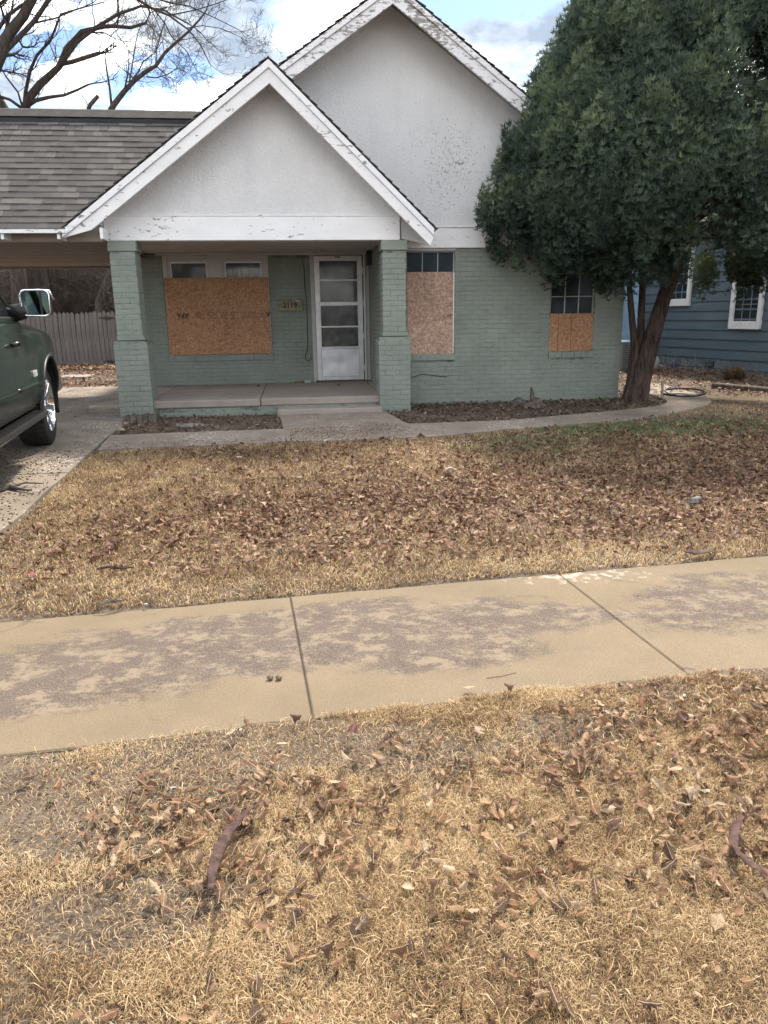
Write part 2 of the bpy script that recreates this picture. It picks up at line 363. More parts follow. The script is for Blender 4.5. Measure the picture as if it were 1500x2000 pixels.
    MAT['siding_lt'] = M_simple('pale_or_sunlit_blue', (.24, .36, .48), .6, var=.1)  # pale trim blue, also the sunlight painted onto the far wing
    MAT['white_paint'] = M_simple('clean_white_paint', (.70, .70, .71), .5, var=.06)
    # metals, glass, truck
    n = NM('worn_white_aluminium'); p = n.tc()
    c = n.ramp(n.noise(p, 4, 6, .65), [(.3, (.50, .49, .49)), (.55, (.64, .63, .635)), (.8, (.70, .69, .70))])
    c = n.mix(n.ramp(n.noise(p, 38, 5, .7), [(.64, 0), (.68, .6)]), c, (.22, .21, .20))
    MAT['alu'] = n.fin(c, .42, n.bump(n.noise(p, 12, 3), .1, .004), metal=.25, spec=.5)
    n = NM('dented_aluminium_panel'); p = n.tc()
    f = n.noise(p, 3.2, 3, .5, 1.2)
    MAT['kick'] = n.fin(n.ramp(f, [(.3, (.48, .48, .50)), (.7, (.62, .62, .64))]), .42, n.bump(f, .25, .02), metal=.6, spec=.5)
    n = NM('window_glass'); p = n.tc()
    MAT['glass'] = n.fin(n.ramp(n.noise(p, 7, 5), [(.35, (.06, .07, .075)), (.52, (.14, .15, .15)), (.72, (.30, .31, .30))]), .07, n.bump(n.noise(p, 2.5, 2), .05, .02), spec=.35, alpha=.5)  # pale mottled base colour stands in for reflections in the panes
    n = NM('dark_screened_pane'); p = n.tc()
    MAT['dark_glass'] = n.fin(n.ramp(n.noise(p, 4, 3), [(.3, (.012, .02, .026)), (.7, (.028, .04, .048))]), .2, spec=.10)
    MAT['interior'] = M_simple('dark_room', (.03, .032, .034), .9)
    MAT['curtain'] = M_simple('pale_curtain', (.42, .43, .42), .9, var=.25, sc=5)
    MAT['muntin'] = M_simple('grey_muntin_paint', (.38, .38, .40), .6)
    MAT['plaque'] = M_simple('old_bronze_plaque', (.21, .19, .12), .5, .2, var=.25, sc=12)
    MAT['black'] = M_simple('black_rubber_cable', (.02, .02, .022), .6)
    n = NM('dark_green_car_paint'); p = n.tc()
    m = n.fin((.012, .020, .017), .2, spec=.25); n.b.inputs['Metallic'].default_value = 0.0
    n.b.inputs['Coat Weight'].default_value = .25; n.b.inputs['Coat Roughness'].default_value = .03
    n.put(n.b.inputs['Base Color'], n.mix(n.ramp(n.noise(p, 2.2, 5), [(.4, 0), (.75, .25)]), (.010, .018, .015), (.035, .034, .028)))
    MAT['paint'] = m
    n = NM('tyre_rubber'); p = n.tc()
    MAT['tyre'] = n.fin(n.ramp(n.noise(p, 9, 4), [(.3, (.018, .018, .019)), (.7, (.035, .034, .033))]), .85, n.bump(n.noise(p, 80, 3), .3, .003), spec=.2)
    n = NM('chrome'); MAT['chrome'] = n.fin((.75, .76, .78), .12, metal=1.0, spec=.5)
    n = NM('dark_alloy'); MAT['dark_alloy'] = n.fin((.06, .06, .065), .25, metal=.8, spec=.5)
    n = NM('mirror_glass'); MAT['mirror'] = n.fin((.07, .10, .095), .03, metal=1.0, spec=.5)  # dark green tint stands in for surroundings missing from the reflection
    n = NM('black_trim'); MAT['trim'] = n.fin((.015, .016, .018), .45, spec=.4)
    n = NM('car_glass'); MAT['carglass'] = n.fin((.012, .016, .018), .04, spec=.7, alpha=.9)
    n = NM('red_lens'); MAT['red'] = n.fin((.30, .015, .012), .15, spec=.5)
    n = NM('clear_lens'); MAT['lens'] = n.fin((.6, .62, .62), .1, spec=.6)
    MAT['rust'] = M_simple('rusty_iron', (.13, .075, .05), .85, var=.4, sc=8)
    MAT['ac'] = M_simple('grey_ac_casing', (.22, .22, .225), .5, .3)
    MAT['white_plastic'] = M_simple('white_litter', (.40, .39, .37), .6)
    MAT['grey_plastic'] = M_simple('grey_plastic_bag', (.19, .18, .165), .6, var=.4, sc=30)
    MAT['pod'] = M_simple('brown_seed_pod', (.085, .05, .044), .75, spec=.2, var=.45, sc=30, bs=.9, bsc=55)
    MAT['nut'] = M_simple('brown_nut', (.16, .11, .085), .5, var=.4, sc=30)
    MAT['stake'] = M_simple('grey_wood_stake', (.27, .22, .19), .8)
    MAT['rock'] = M_simple('dusty_stone', (.20, .175, .15), .95, var=.3, sc=7, bs=.8, bsc=30)
    MAT['paleleaf'] = M_simple('bleached_leaf', (.34, .26, .17), .7, var=.2, sc=30)
    MAT['redleaf'] = M_simple('dark_red_leaf', (.075, .018, .018), .6, var=.3, sc=30)
    MAT['red_bit'] = M_simple('faded_red_litter', (.20, .06, .05), .6)
make_mats()

# ------------------------------------------------------------------ object helpers
def link(name, me, mat=None, parent=None, loc=None, smooth=False, **props):
    o = bpy.data.objects.new(name, me); COL.objects.link(o)
    if mat is not None and me is not None and not me.materials:
        me.materials.append(MAT[mat] if isinstance(mat, str) else mat)
    if loc is not None: o.location = loc
    if parent is not None:
        o.parent = parent; o.matrix_parent_inverse = Matrix.Translation(parent.location).inverted() if parent.rotation_euler.z == 0 and parent.parent is None else Matrix.Identity(4)
        if parent.parent is not None: o.matrix_parent_inverse = Matrix.Identity(4)
    for k, v in props.items(): o[k] = v
    if smooth and me is not None:
        me.polygons.foreach_set('use_smooth', [True]*len(me.polygons))
    return o
# Things sit at the world origin as Empties moved to their base through PI: children keep world-space coordinates.
def thing(name, loc, label, cat, group=None, rz=0.0):
    o = bpy.data.objects.new(name, None); COL.objects.link(o); o.location = loc; o.rotation_euler.z = rz
    o.empty_display_size = .2; o['label'] = label; o['category'] = cat
    if group: o['group'] = group
    return o
def tagit(o, label=None, cat=None, group=None, kind=None):
    if label: o['label'] = label
    if cat: o['category'] = cat
    if group: o['group'] = group
    if kind: o['kind'] = kind
    return o

class MB:
    def __init__(s): s.v = []; s.f = []
    def add(s, vs, fs):
        k = len(s.v); s.v += [tuple(map(float, v)) for v in vs]; s.f += [tuple(i+k for i in f) for f in fs]; return s
    def box(s, x0, x1, y0, y1, z0, z1):
        return s.add([(x0, y0, z0), (x1, y0, z0), (x1, y1, z0), (x0, y1, z0), (x0, y0, z1), (x1, y0, z1), (x1, y1, z1), (x0, y1, z1)],
                     [(0, 3, 2, 1), (4, 5, 6, 7), (0, 1, 5, 4), (1, 2, 6, 5), (2, 3, 7, 6), (3, 0, 4, 7)])
    def prism(s, poly, y0, y1):                 # polygon in x,z (counter-clockwise seen from -Y) from y0 to y1
        n = len(poly)
        vs = [(x, y0, z) for x, z in poly]+[(x, y1, z) for x, z in poly]
        fs = [tuple(range(n)), tuple(range(2*n-1, n-1, -1))]+[(i, i+n, (i+1) % n+n, (i+1) % n) for i in range(n)]
        return s.add(vs, fs)
    def slab(s, poly, zt, th):                  # polygon x,y; zt function or value
        n = len(poly)
        top = [(x, y, zt(x, y) if callable(zt) else zt) for x, y in poly]
        vs = top+[(x, y, z-th) for x, y, z in top]
        return s.add(vs, [tuple(range(n)), tuple(range(2*n-1, n-1, -1))]+[(i, i+n, (i+1) % n+n, (i+1) % n) for i in range(n)])
    def tube(s, pts, rs, n=6, cap=True):
        pts = [(float(p[0]), float(p[1]), float(p[2])) for p in pts]; k = len(s.v); np_ = len(pts)
        if not hasattr(rs, '__len__'): rs = [rs]*np_
        cs = [(math.cos(2*pi*j/n), math.sin(2*pi*j/n)) for j in range(n)]; V = s.v; Fa = s.f
        for i in range(np_):
            A_ = pts[max(i-1, 0)]; B_ = pts[min(i+1, np_-1)]
            tx, ty, tz = B_[0]-A_[0], B_[1]-A_[1], B_[2]-A_[2]; l = math.sqrt(tx*tx+ty*ty+tz*tz)+1e-12; tx /= l; ty /= l; tz /= l
            ax, ay, az = ty*.93-tz*.17, tz*.31-tx*.93, tx*.17-ty*.31; l = math.sqrt(ax*ax+ay*ay+az*az)
            if l < .15: ax, ay, az = 0.0, tz, -ty; l = math.sqrt(ay*ay+az*az)+1e-12
            ax /= l; ay /= l; az /= l
            bx, by, bz = ty*az-tz*ay, tz*ax-tx*az, tx*ay-ty*ax; r = float(rs[i]); p = pts[i]
            for c, d in cs: V.append((p[0]+(ax*c+bx*d)*r, p[1]+(ay*c+by*d)*r, p[2]+(az*c+bz*d)*r))
        for i in range(np_-1):
            q = k+i*n
            for j in range(n):
                j2 = (j+1) % n; Fa.append((q+j, q+j2, q+n+j2, q+n+j))
        if cap:
            Fa.append(tuple(k+j for j in range(n-1, -1, -1))); Fa.append(tuple(k+(np_-1)*n+j for j in range(n)))
        return s
    def mesh(s, name):
        me = bpy.data.meshes.new(name); me.from_pydata(s.v, [], s.f)
        bm = bmesh.new(); bm.from_mesh(me); bmesh.ops.recalc_face_normals(bm, faces=bm.faces); bm.to_mesh(me); bm.free()
        return me
    def build(s, name, mat, parent=None, bevel=0, smooth=False, **props):
        o = link(name, s.mesh(name), mat, parent, smooth=smooth, **props)
        if bevel:
            b = o.modifiers.new('bevel', 'BEVEL'); b.width = bevel; b.segments = 1; b.limit_method = 'ANGLE'
        return o

def npmesh(name, V, F, tone=None):               # fast mesh: V (n,3), F (m,3) or (m,4)
    me = bpy.data.meshes.new(name); V = np.asarray(V, np.float32); F = np.asarray(F, np.int32)
    me.vertices.add(len(V)); me.vertices.foreach_set('co', V.ravel())
    k = F.shape[1]; me.loops.add(F.size); me.loops.foreach_set('vertex_index', F.ravel())
    me.polygons.add(len(F)); me.polygons.foreach_set('loop_start', np.arange(0, F.size, k, dtype=np.int32))
    if tone is not None:
        a = me.attributes.new('tone', 'FLOAT', 'POINT'); a.data.foreach_set('value', np.asarray(tone, np.float32))
    me.update(calc_edges=True); return me

def inpoly(X, Y, poly):
    X = np.asarray(X); Y = np.asarray(Y); r = np.zeros(X.shape, bool); n = len(poly)
    for i in range(n):
        x1, y1 = poly[i][:2]; x2, y2 = poly[(i+1) % n][:2]
        c = ((y1 > Y) != (y2 > Y)) & (X < (x2-x1)*(Y-y1)/((y2-y1) if y2 != y1 else 1e-9)+x1)
        r ^= c
    return r
def vnoise(X, Y, sc, seed):                      # smooth value noise 0..1
    r = np.random.default_rng(seed); T = r.random((64, 64))
    x = np.asarray(X)*sc+100; y = np.asarray(Y)*sc+100
    xi = np.floor(x).astype(int); yi = np.floor(y).astype(int); fx = x-xi; fy = y-yi
    fx = fx*fx*(3-2*fx); fy = fy*fy*(3-2*fy)
    g = lambda a, b: T[a % 64, b % 64]
    return (g(xi, yi)*(1-fx)+g(xi+1, yi)*fx)*(1-fy)+(g(xi, yi+1)*(1-fx)+g(xi+1, yi+1)*fx)*fy
def fbm(X, Y, sc, seed): return .55*vnoise(X, Y, sc, seed)+.3*vnoise(X, Y, sc*2.1, seed+1)+.15*vnoise(X, Y, sc*4.3, seed+2)

# ------------------------------------------------------------------ ground, paths
def axis(lo, hi, step, far):
    a = list(np.arange(lo, hi+1e-6, step)); e = []
    s = step
    x = hi
    while x < far: s *= 1.35; x += s; e.append(x)
    b = []; s = step; x = lo
    while x > -far: s *= 1.35; x -= s; b.append(x)
    return np.array(b[::-1]+a+e)
gx = axis(-3.4, 8.0, .05, 400); gy = axis(.6, 9.4, .04, 400)
GX, GY = np.meshgrid(gx, gy); GZ = gz(np.clip(GX, -60, 60), np.clip(GY, -60, 60))
GZ = np.where((GX < -2.13) & (GX > -6.4) & (GY < 15.6) & (GY > 3.5), GZ-.07, GZ)
GZ = GZ + .006*(fbm(GX, GY, 9, 3)-.5)
V = np.stack([GX, GY, GZ], -1).reshape(-1, 3); ny, nx = GX.shape
I = np.arange(nx*ny).reshape(ny, nx)
F = np.stack([I[:-1, :-1], I[:-1, 1:], I[1:, 1:], I[1:, :-1]], -1).reshape(-1, 4)
ground = link('ground', npmesh('ground', V, F), 'soil', smooth=True, kind='structure')

P2 = lambda *px: [tuple(at(x, y)[:2]) for x, y in px]
ztop = lambda d=.028: (lambda x, y: float(g0(y))+d)
# sidewalk: one slab per joint, edges slightly uneven
def P_on(line, X): return (X, float(yl(line, X)))
sw = link('sidewalk', None, kind='structure')
joints_near = [-4.9, -3.25, -1.62, 0.0, 1.612, 3.25, 4.9, 6.5, 8.1, 9.7, 11.3]
joints_far = [-5.0, -3.35, -1.72, -.097, 1.497, 3.12, 4.75, 6.35, 7.95, 9.55, 11.15]
for i in range(len(joints_near)-1):
    gp = .0035
    nl, nr, fl, fr = joints_near[i]+gp, joints_near[i+1]-gp, joints_far[i]+gp, joints_far[i+1]-gp
    poly = [P_on(NEAR, nl+(nr-nl)*k/6) for k in range(7)]+[P_on(FAR, fr+(fl-fr)*k/6) for k in range(7)]
    poly = [(x, y+rnd.uniform(-.008, .008)) if 0 < k % 7 < 6 else (x, y) for k, (x, y) in enumerate(poly)]
    m = MB().slab(poly, rnd.uniform(-.002, .002), .09)
    m.build('slab', 'sidewalk', sw, bevel=.006)
MB().slab([P_on(NEAR, -4.8), P_on(NEAR, 11.2), P_on(FAR, 11.0), P_on(FAR, -4.8)], -.009, .05).build('joint_soil', 'mulch', sw)
# driveway
dw = link('driveway', None, kind='structure')
for a, b in [(0.9, 4.0), (4.02, 7.0), (7.02, 9.95), (9.97, 12.7), (12.72, 15.5)]:
    for x0, x1 in [(-6.3, -4.26), (-4.24, -2.16)]:
        if b < 4.1: y0 = float(yl(FAR, (x0+x1)/2))+.02; b2 = b+.0; a2 = y0; 
        else: a2, b2 = a, b
        if b2-a2 < .1: continue
        n = 5; poly = [(x0, a2+(b2-a2)*k/n) for k in range(n+1)]+[(x1-(rnd.uniform(0, .03) if x1 > -3 and 0 < k < n else 0), b2-(b2-a2)*k/n) for k in range(n+1)]
        m = MB()
        for k in range(n):
            q = [poly[k], (poly[2*n+1-k][0], poly[k][1]), (poly[2*n-k][0], poly[k+1][1]), poly[k+1]]
            m.slab(q, ztop(.03), .12)
        m.build('slab', 'conc_drive', dw)
# front walk: left arm, centre pad, right curved arm
walk = link('front_path', None, kind='structure')
def strip(A, B, mat, name='slab', d=.028, bev=.005):
    m = MB()
    for i in range(len(A)-1):
        m.slab([A[i], A[i+1], B[i+1], B[i]], ztop(d), .1)
    bm = bmesh.new(); me = m.mesh(name); bm.from_mesh(me); bmesh.ops.remove_doubles(bm, verts=bm.verts, dist=1e-4); bm.to_mesh(me); bm.free()
    return link(name, me, mat, walk)
strip([(-2.12, 7.93), (-1.5, 7.98), (-.9, 8.0), (-.17, 8.03)], [(-2.17, 8.71), (-1.5, 8.76), (-.9, 8.77), (-.17, 8.79)], 'conc_walk')
MB().slab([(-.155, 8.03), (.6, 8.02), (1.27, 8.05), (1.41, 8.42), (1.28, 9.0), (1.17, 10.12), (-.28, 10.2)], ztop(.034), .1).build('slab', 'conc_walk', walk, bevel=.005)
RF = P2((832, 858), (900, 852), (1000, 842), (1100, 834), (1200, 825), (1300, 812), (1350, 803), (1380, 795), (1390, 787), (1380, 778), (1350, 769), (1310, 758), (1290, 752))
RB = P2((797, 832), (880, 829), (1000, 824), (1100, 815), (1200, 806), (1262, 800), (1290, 795), (1303, 789), (1300, 784), (1285, 779), (1265, 772), (1235, 760), (1215, 752))
strip(RF, RB, 'conc_walk')
# mulch bed and porch step
MULCH_R = P2((752, 808), (797, 831), (880, 828), (1000, 823), (1100, 814), (1200, 805), (1262, 799), (1290, 794), (1302, 787), (1285, 780))+[(5.9, 11.0), (5.2, 11.4), (1.5, 11.0), (1.2, 10.3)]
MULCH_L = [(-2.35, 10.2), (-2.22, 9.4), (-2.17, 8.75), (-.2, 8.82), (-.33, 10.1), (-.33, 10.3), (-1.9, 10.35)]

# ------------------------------------------------------------------ the house
HZ = .21
house = thing('brick_house', (1.2, 10.9, HZ), 'green brick bungalow with peeling white stucco gables and boarded windows', 'house')
def hp(m, name, mat, parent=None, **k): return m.build(name, mat, parent or house, **k)
CH = .0677; BRK = []          # every brick face wanted: (parent, x,y,z centre, length axis, L, D, H)
def brick_row(parent, axis_, a0, a1, depth0, zc, out, offs, holes=()):
    """one course along axis 'x' or 'y' from a0 to a1; depth0 = face coordinate; out=-1/+1 direction of face"""
    L = .205; a = a0-offs
    while a < a1-.02:
        s, e = max(a, a0), min(a+L-.004, a1)
        segs = [(s, e)]
        for h0, h1, hz0, hz1 in holes:
            if hz0 < zc < hz1:
                ns = []
                for s_, e_ in segs:
                    if e_ <= h0 or s_ >= h1: ns.append((s_, e_))
                    else:
                        if h0-s_ > .03: ns.append((s_, h0))
                        if e_-h1 > .03: ns.append((h1, e_))
                segs = ns
        for s_, e_ in segs:
            if e_-s_ > .03:
                BRK.append((parent, axis_, (s_+e_)/2, depth0+out*rnd.uniform(-.0025, .0030), zc+rnd.uniform(-.0012, .0012), e_-s_, out))
        a += L
brick_cache = {}
def brick_geo(L, H=.0640, D=.05, seed=0):
    """face at y=0 looking -Y, chamfered, a little uneven"""
    r = random.Random(seed); c = .0035; h = L/2; z = H/2
    j = lambda: r.uniform(-.0022, .0022)
    v = [(-h, c, -z), (h, c, -z), (h, c, z), (-h, c, z), (-h+c+j(), j()*.5, -z+c+j()), (h-c+j(), j()*.5, -z+c+j()), (h-c+j(), j()*.5, z-c+j()), (-h+c+j(), j()*.5, z-c+j()),
         (-h, D, -z), (h, D, -z), (h, D, z), (-h, D, z)]
    v.append((j()*5, -.0012+j()*.6, j()*2))
    f = [(4, 5, 12), (5, 6, 12), (6, 7, 12), (7, 4, 12), (0, 1, 5, 4), (1, 2, 6, 5), (2, 3, 7, 6), (3, 0, 4, 7), (8, 9, 1, 0), (9, 10, 2, 1), (10, 11, 3, 2), (11, 8, 0, 3), (11, 10, 9, 8)]
    return v, f

# openings: x0,x1,z0,z1
W2 = (1.61, 2.325, .955, 2.41); W3 = (3.785, 4.465, .955, 2.41)
W1 = (-2.105, -.415, .925, 2.50); DR = (.33, 1.185, .42, 2.50)
FW_Y, BW_Y, RX0, RX1 = 11.05, 12.9, 1.25, 4.92
def wall_boxes(x0, x1, z0, z1, y0, y1, holes):
    m = MB(); xs = sorted({x0, x1, *[h for o in holes for h in o[:2]]}); 
    for a, b in zip(xs[:-1], xs[1:]):
        hs = [o for o in holes if o[0] <= a+1e-6 and o[1] >= b-1e-6]
        z = z0
        for o in sorted(hs, key=lambda o: o[2]):
            if o[2]-z > .01: m.box(a, b, y0, y1, z, o[2])
            z = o[3]
        if z1-z > .01: m.box(a, b, y0, y1, z, z1)
    return m
fw = hp(wall_boxes(RX0, RX1, .05, 2.45, FW_Y+.004, FW_Y+.22, [W2, W3]), 'wall', 'mortar', label='green brick front wall right of the porch')
bw = hp(wall_boxes(-2.47, RX0+.05, .3, 2.55, BW_Y+.004, BW_Y+.22, [W1, DR]), 'wall', 'mortar', label='green brick wall at the back of the porch')
rw = hp(MB().box(RX0+.004, RX0+.2, FW_Y+.05, BW_Y, .1, 2.55), 'wall', 'mortar', label='green brick return wall beside the door')
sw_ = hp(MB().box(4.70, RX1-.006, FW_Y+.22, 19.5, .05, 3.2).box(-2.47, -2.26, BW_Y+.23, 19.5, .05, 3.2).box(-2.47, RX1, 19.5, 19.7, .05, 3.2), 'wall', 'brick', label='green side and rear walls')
z = .12; k = 0
while z < 2.43:
    brick_row(fw, 'x', RX0+.02, RX1, FW_Y, z, -1, .1 if k % 2 else 0, [(W2[0]-.01, W2[1]+.01, W2[2]-.10, 3), (W3[0]-.01, W3[1]+.01, W3[2]-.10, 3)])
    brick_row(fw, 'y+', FW_Y, FW_Y+.9, RX1, z, 1, 0 if k % 2 else .1)
    if z > .42:
        brick_row(bw, 'x', -2.47, RX0, BW_Y, z, -1, .1 if k % 2 else 0, [(W1[0]-.01, W1[1]+.01, W1[2]-.11, 3), (DR[0]-.02, DR[1]+.02, 0, 3)])
        brick_row(rw, 'y', FW_Y+.05, BW_Y, RX0, z, -1, 0 if k % 2 else .1)
    z += CH; k += 1
# porch posts
def post(x0, name_label):
    """shaft and wider plinth, y front 10.25"""
    p = hp(MB().box(x0+.012, x0+.33-.012, 10.254, 10.57, 1.29, 2.36).box(x0-.055, x0+.385-.02, 10.2395, 10.62, .05, 1.235), 'porch_post', 'mortar', label=name_label)
    m = MB(); m.box(x0-.012, x0+.34, 10.235, 10.60, 2.352, 2.478); hp(m, 'post_cap', 'brick', p, bevel=.006)
    m = MB(); m.box(x0-.012, x0+.342, 10.238, 10.60, 1.243, 1.30); hp(m, 'ledge', 'brick', p, bevel=.006)
    z = .14; k = 0
    while z < 2.34:
        lo = z < 1.2
        if 1.2 <= z < 1.33: z += .0; 
        a0, a1 = (x0-.065, x0+.37) if lo else (x0, x0+.32)
        yf, yb = (10.235, 10.63) if lo else (10.25, 10.58)
        if not (1.235 < z < 1.31):
            off = (.1 if k % 2 else 0) + (.02 if lo else 0)
            brick_row(p, 'x', a0, a1, yf, z, -1, off)
            brick_row(p, 'y', yf+.05, yb, a0, z, -1, 0 if k % 2 else .1)
            brick_row(p, 'y+', yf+.05, yb, a1, z, 1, 0 if k % 2 else .1)
        z += CH; k += 1
        if lo and z >= 1.2: z = 1.335
    return p
post(-2.325, 'left green brick porch post'); post(1.175, 'right green brick porch post')
# brick skirt below the porch slab
sk = hp(MB().box(-2.0, 1.2, 10.356, 12.8, .0, .33), 'porch_base', 'mortar')
for zc, o in ((.168, 0), (.236, .1), (.30, 0)):
    if zc < .29: brick_row(sk, 'x', -1.96, 1.2, 10.35, zc, -1, o)
# commit bricks: largest first as objects, others joined per wall
def bscore(b):
    par, ax, c, dep, zc, L, out = b
    x, y = (c, dep) if ax == 'x' else (dep, c)
    d = math.sqrt(x*x+y*y)
    if ax == 'x': cosv = y/d
    elif ax == 'y': cosv = max(0, x/d) if out < 0 else 0
    else: cosv = max(0, -x/d)
    return L*cosv/(d*d)
BRK.sort(key=bscore, reverse=True)
joined = {}
for i, b in enumerate(BRK):
    par, ax, c, dep, zc, L, out = b
    rot = 0 if ax == 'x' else (-pi/2 if ax == 'y' else pi/2)
    loc = (c, dep, zc) if ax == 'x' else (dep, c, zc)
    # face -Y rotated by -90deg -> faces -X ; +90deg -> faces +X
    if i < 298:
        key = (round(L, 2), i % 5)
        if key not in brick_cache:
            v, f = brick_geo(round(L, 2), seed=hash(key) % 999); brick_cache[key] = MB().add(v, f).mesh('brick')
        o = link('brick', brick_cache[key], 'brick', par, loc=loc); o.rotation_euler.z = rot
    else:
        m = joined.setdefault(par.name, (par, MB()))[1]
        v, f = brick_geo(L, seed=i); cs, sn = cos(rot), sin(rot)
        m.add([(loc[0]+cs*x-sn*y, loc[1]+sn*x+cs*y, loc[2]+z_) for x, y, z_ in v], f)
for par, m in joined.values():
    m.build('brickwork', 'brick', par, kind='stuff')

# porch slab (two pours with a crack) and step
hp(MB().box(-2.02, -.535, 10.33, 12.9, .330, .430), 'porch_floor', 'conc_porch', bevel=.012)
hp(MB().box(-.528, 1.155, 10.345, 12.9, .332, .4315), 'porch_floor', 'conc_porch', bevel=.012)
hp(MB().box(-2.44, -2.025, 10.62, 12.9, .33, .429), 'porch_floor', 'conc_porch'); hp(MB().box(1.157, 1.25, 10.65, 12.9, .332, .4305), 'porch_floor', 'conc_porch')
hp(MB().box(-.30, 1.135, 10.07, 10.36, .14, .305), 'porch_step', 'conc_porch', bevel=.014)
# sills (rowlock bricks)
def sill(x0, x1, y, z0, z1, par):
    s = hp(MB().box(x0, x1, y-.018, y+.08, z0, z1-.003), 'sill', 'mortar', par)
    n = max(1, round((x1-x0)/.105)); w_ = (x1-x0)/n
    m = MB().box(-w_/2+.003, w_/2-.003, -.03, .06, -(z1-z0)/2+.002, (z1-z0)/2).mesh('brick')
    for i in range(n):
        o = link('brick', m, 'brick', par, loc=(x0+w_*(i+.5), y+rnd.uniform(-.003, .003), (z0+z1)/2+rnd.uniform(-.002, .002)))
        o.rotation_euler.x = R(-3)
    return s
sill(1.60, 2.335, FW_Y, .862, .950, fw); sill(3.775, 4.475, FW_Y, .862, .950, fw); sill(-2.125, -.40, BW_Y, .822, .920, bw)

# gable walls: stucco
def roof_main(x): return 5.575-.672*abs(x-1.393) if x < 1.393 else 5.575-.714*(x-1.393)
def roof_porch(x): return 4.485-(.736*(-.193-x) if x < -.193 else .943*(x+.193))
st = MB().prism([(-2.44, 2.722), (4.92, 2.722), (4.92, roof_main(4.92)-.06), (1.393, 5.50), (-2.44, roof_main(-2.44)-.06)], FW_Y-.012, FW_Y+.2)
hp(st, 'gable_wall', 'stucco', label='large white stucco gable with flaking paint')
st = MB().prism([(-2.33, 2.782), (1.405, 2.782), (1.40, roof_porch(1.40)-.06), (-.193, 4.42), (-2.33, roof_porch(-2.33)-.06)], 10.285, 10.42)
hp(st, 'gable_wall', 'stucco', label='smaller white stucco gable over the porch')
# trim boards
hp(MB().box(-2.365, 1.417, 10.27, 10.45, 2.482, 2.775), 'beam', 'white_wood', bevel=.004)
hp(MB().box(-2.35, 1.412, 10.262, 10.32, 2.7765, 2.790), 'drip_cap', 'white_wood')
hp(MB().box(1.20, 1.405, 10.452, FW_Y-.03, 2.482, 2.775), 'beam', 'white_wood')
hp(MB().box(-2.46, -2.40, 10.452, 12.88, 2.50, 2.775), 'beam', 'white_wood')
hp(MB().box(1.44, 4.94, FW_Y-.035, FW_Y-.014, 2.445, 2.715), 'frieze_board', 'white_wood', bevel=.003)
hp(MB().box(1.44, 4.94, FW_Y-.05, FW_Y-.014, 2.718, 2.732), 'drip_cap', 'white_wood')
hp(MB().box(-2.40, 1.27, 10.455, 12.95, 2.535, 2.56), 'porch_ceiling', 'porch_ceiling')
hp(MB().box(-2.2, 1.25, 12.83, 12.895, 2.50, 2.534), 'ceiling_trim', 'porch_ceiling')
# rake boards: two stacked boards on each slope
def rake(apx, apz, ex, ez, y, t_top, t_low, mat, cut=None, par=None, names=('crown_board', 'barge_board')):
    """board follows roof line from apex to end; t = vertical heights"""
    def band(z0, z1, y0, y1, nm, cutx=0, tail=None):
        k = (ez-apz)/(ex-apx)
        pts = [(apx, apz-z0), (ex+cutx, apz-z0+k*(ex+cutx-apx)), (ex+cutx if tail is None else tail, 0), (apx, apz-z1)]
        xx = pts[2][0]; pts[2] = (xx, apz-z1+k*(xx-apx))
        if ex < apx: pts = pts[::-1]
        hp(MB().prism(pts, y0, y1), nm, mat, bevel=.003)
    band(0.012, t_top, y-.045, y+.02, names[0])
    band(t_top+.002, t_top+t_low, y-.018, y+.02, names[1], 0, cut)
rake(-.193, 4.485, -2.776, 2.583, 9.95, .098, .165, 'white_wood', cut=-2.43)
rake(-.193, 4.485, 1.81, 2.596, 9.95, .098, .165, 'white_wood', cut=1.765)
rake(1.393, 5.575, -1.2, 5.575-.672*2.593, 10.60, .085, .155, 'white_peel')
rake(1.393, 5.575, 5.35, 5.575-.714*3.957, 10.60, .085, .155, 'white_peel')
# roofs: decking and shingle edges
def roofslope(ax, az, ex, ez, y0, y1, name='roof'):
    k = (ez-az)/(ex-ax); s = 1 if ex > ax else -1; ex2 = ex+.03*s; ez2 = az+k*(ex2-ax)
    pts = [(ax, az), (ex2, ez2), (ex2, ez2-.012), (ax, az-.012)]
    pts = pts[::-1] if s > 0 else pts
    return hp(MB().prism(pts, y0, y1), 'roof_deck', 'tan_beam')
def shingled(ax, az, ex, ez, y0, y1, th=.018):
    """courses of shingles with a ragged front edge, joined"""
    k = (ez-az)/(ex-ax); L = math.hypot(ex-ax, ez-az); ux, uz = (ex-ax)/L, (ez-az)/L; nx_, nz_ = -uz*(1 if ux > 0 else -1), abs(ux)
    m = MB(); t = -.02; n = 0
    while t < L+.03:
        yy = y0+rnd.uniform(-.012, .006)
        t1 = min(t+.145, L+.05)
        P0 = (ax+ux*t+nx_*.004, az+uz*t+nz_*.004); P1 = (ax+ux*t1+nx_*.022, az+uz*t1+nz_*.022)
        Q0 = (P0[0]+nx_*.008, P0[1]+nz_*.008); Q1 = (P1[0]+nx_*.008, P1[1]+nz_*.008)
        m.add([(P0[0], yy, P0[1]), (P1[0], yy, P1[1]), (Q1[0], yy, Q1[1]), (Q0[0], yy, Q0[1]), (P0[0], y1, P0[1]), (P1[0], y1, P1[1]), (Q1[0], y1, Q1[1]), (Q0[0], y1, Q0[1])],
              [(0, 1, 2, 3), (7, 6, 5, 4), (0, 4, 5, 1), (1, 5, 6, 2), (2, 6, 7, 3), (3, 7, 4, 0)])
        t += .125
    return m
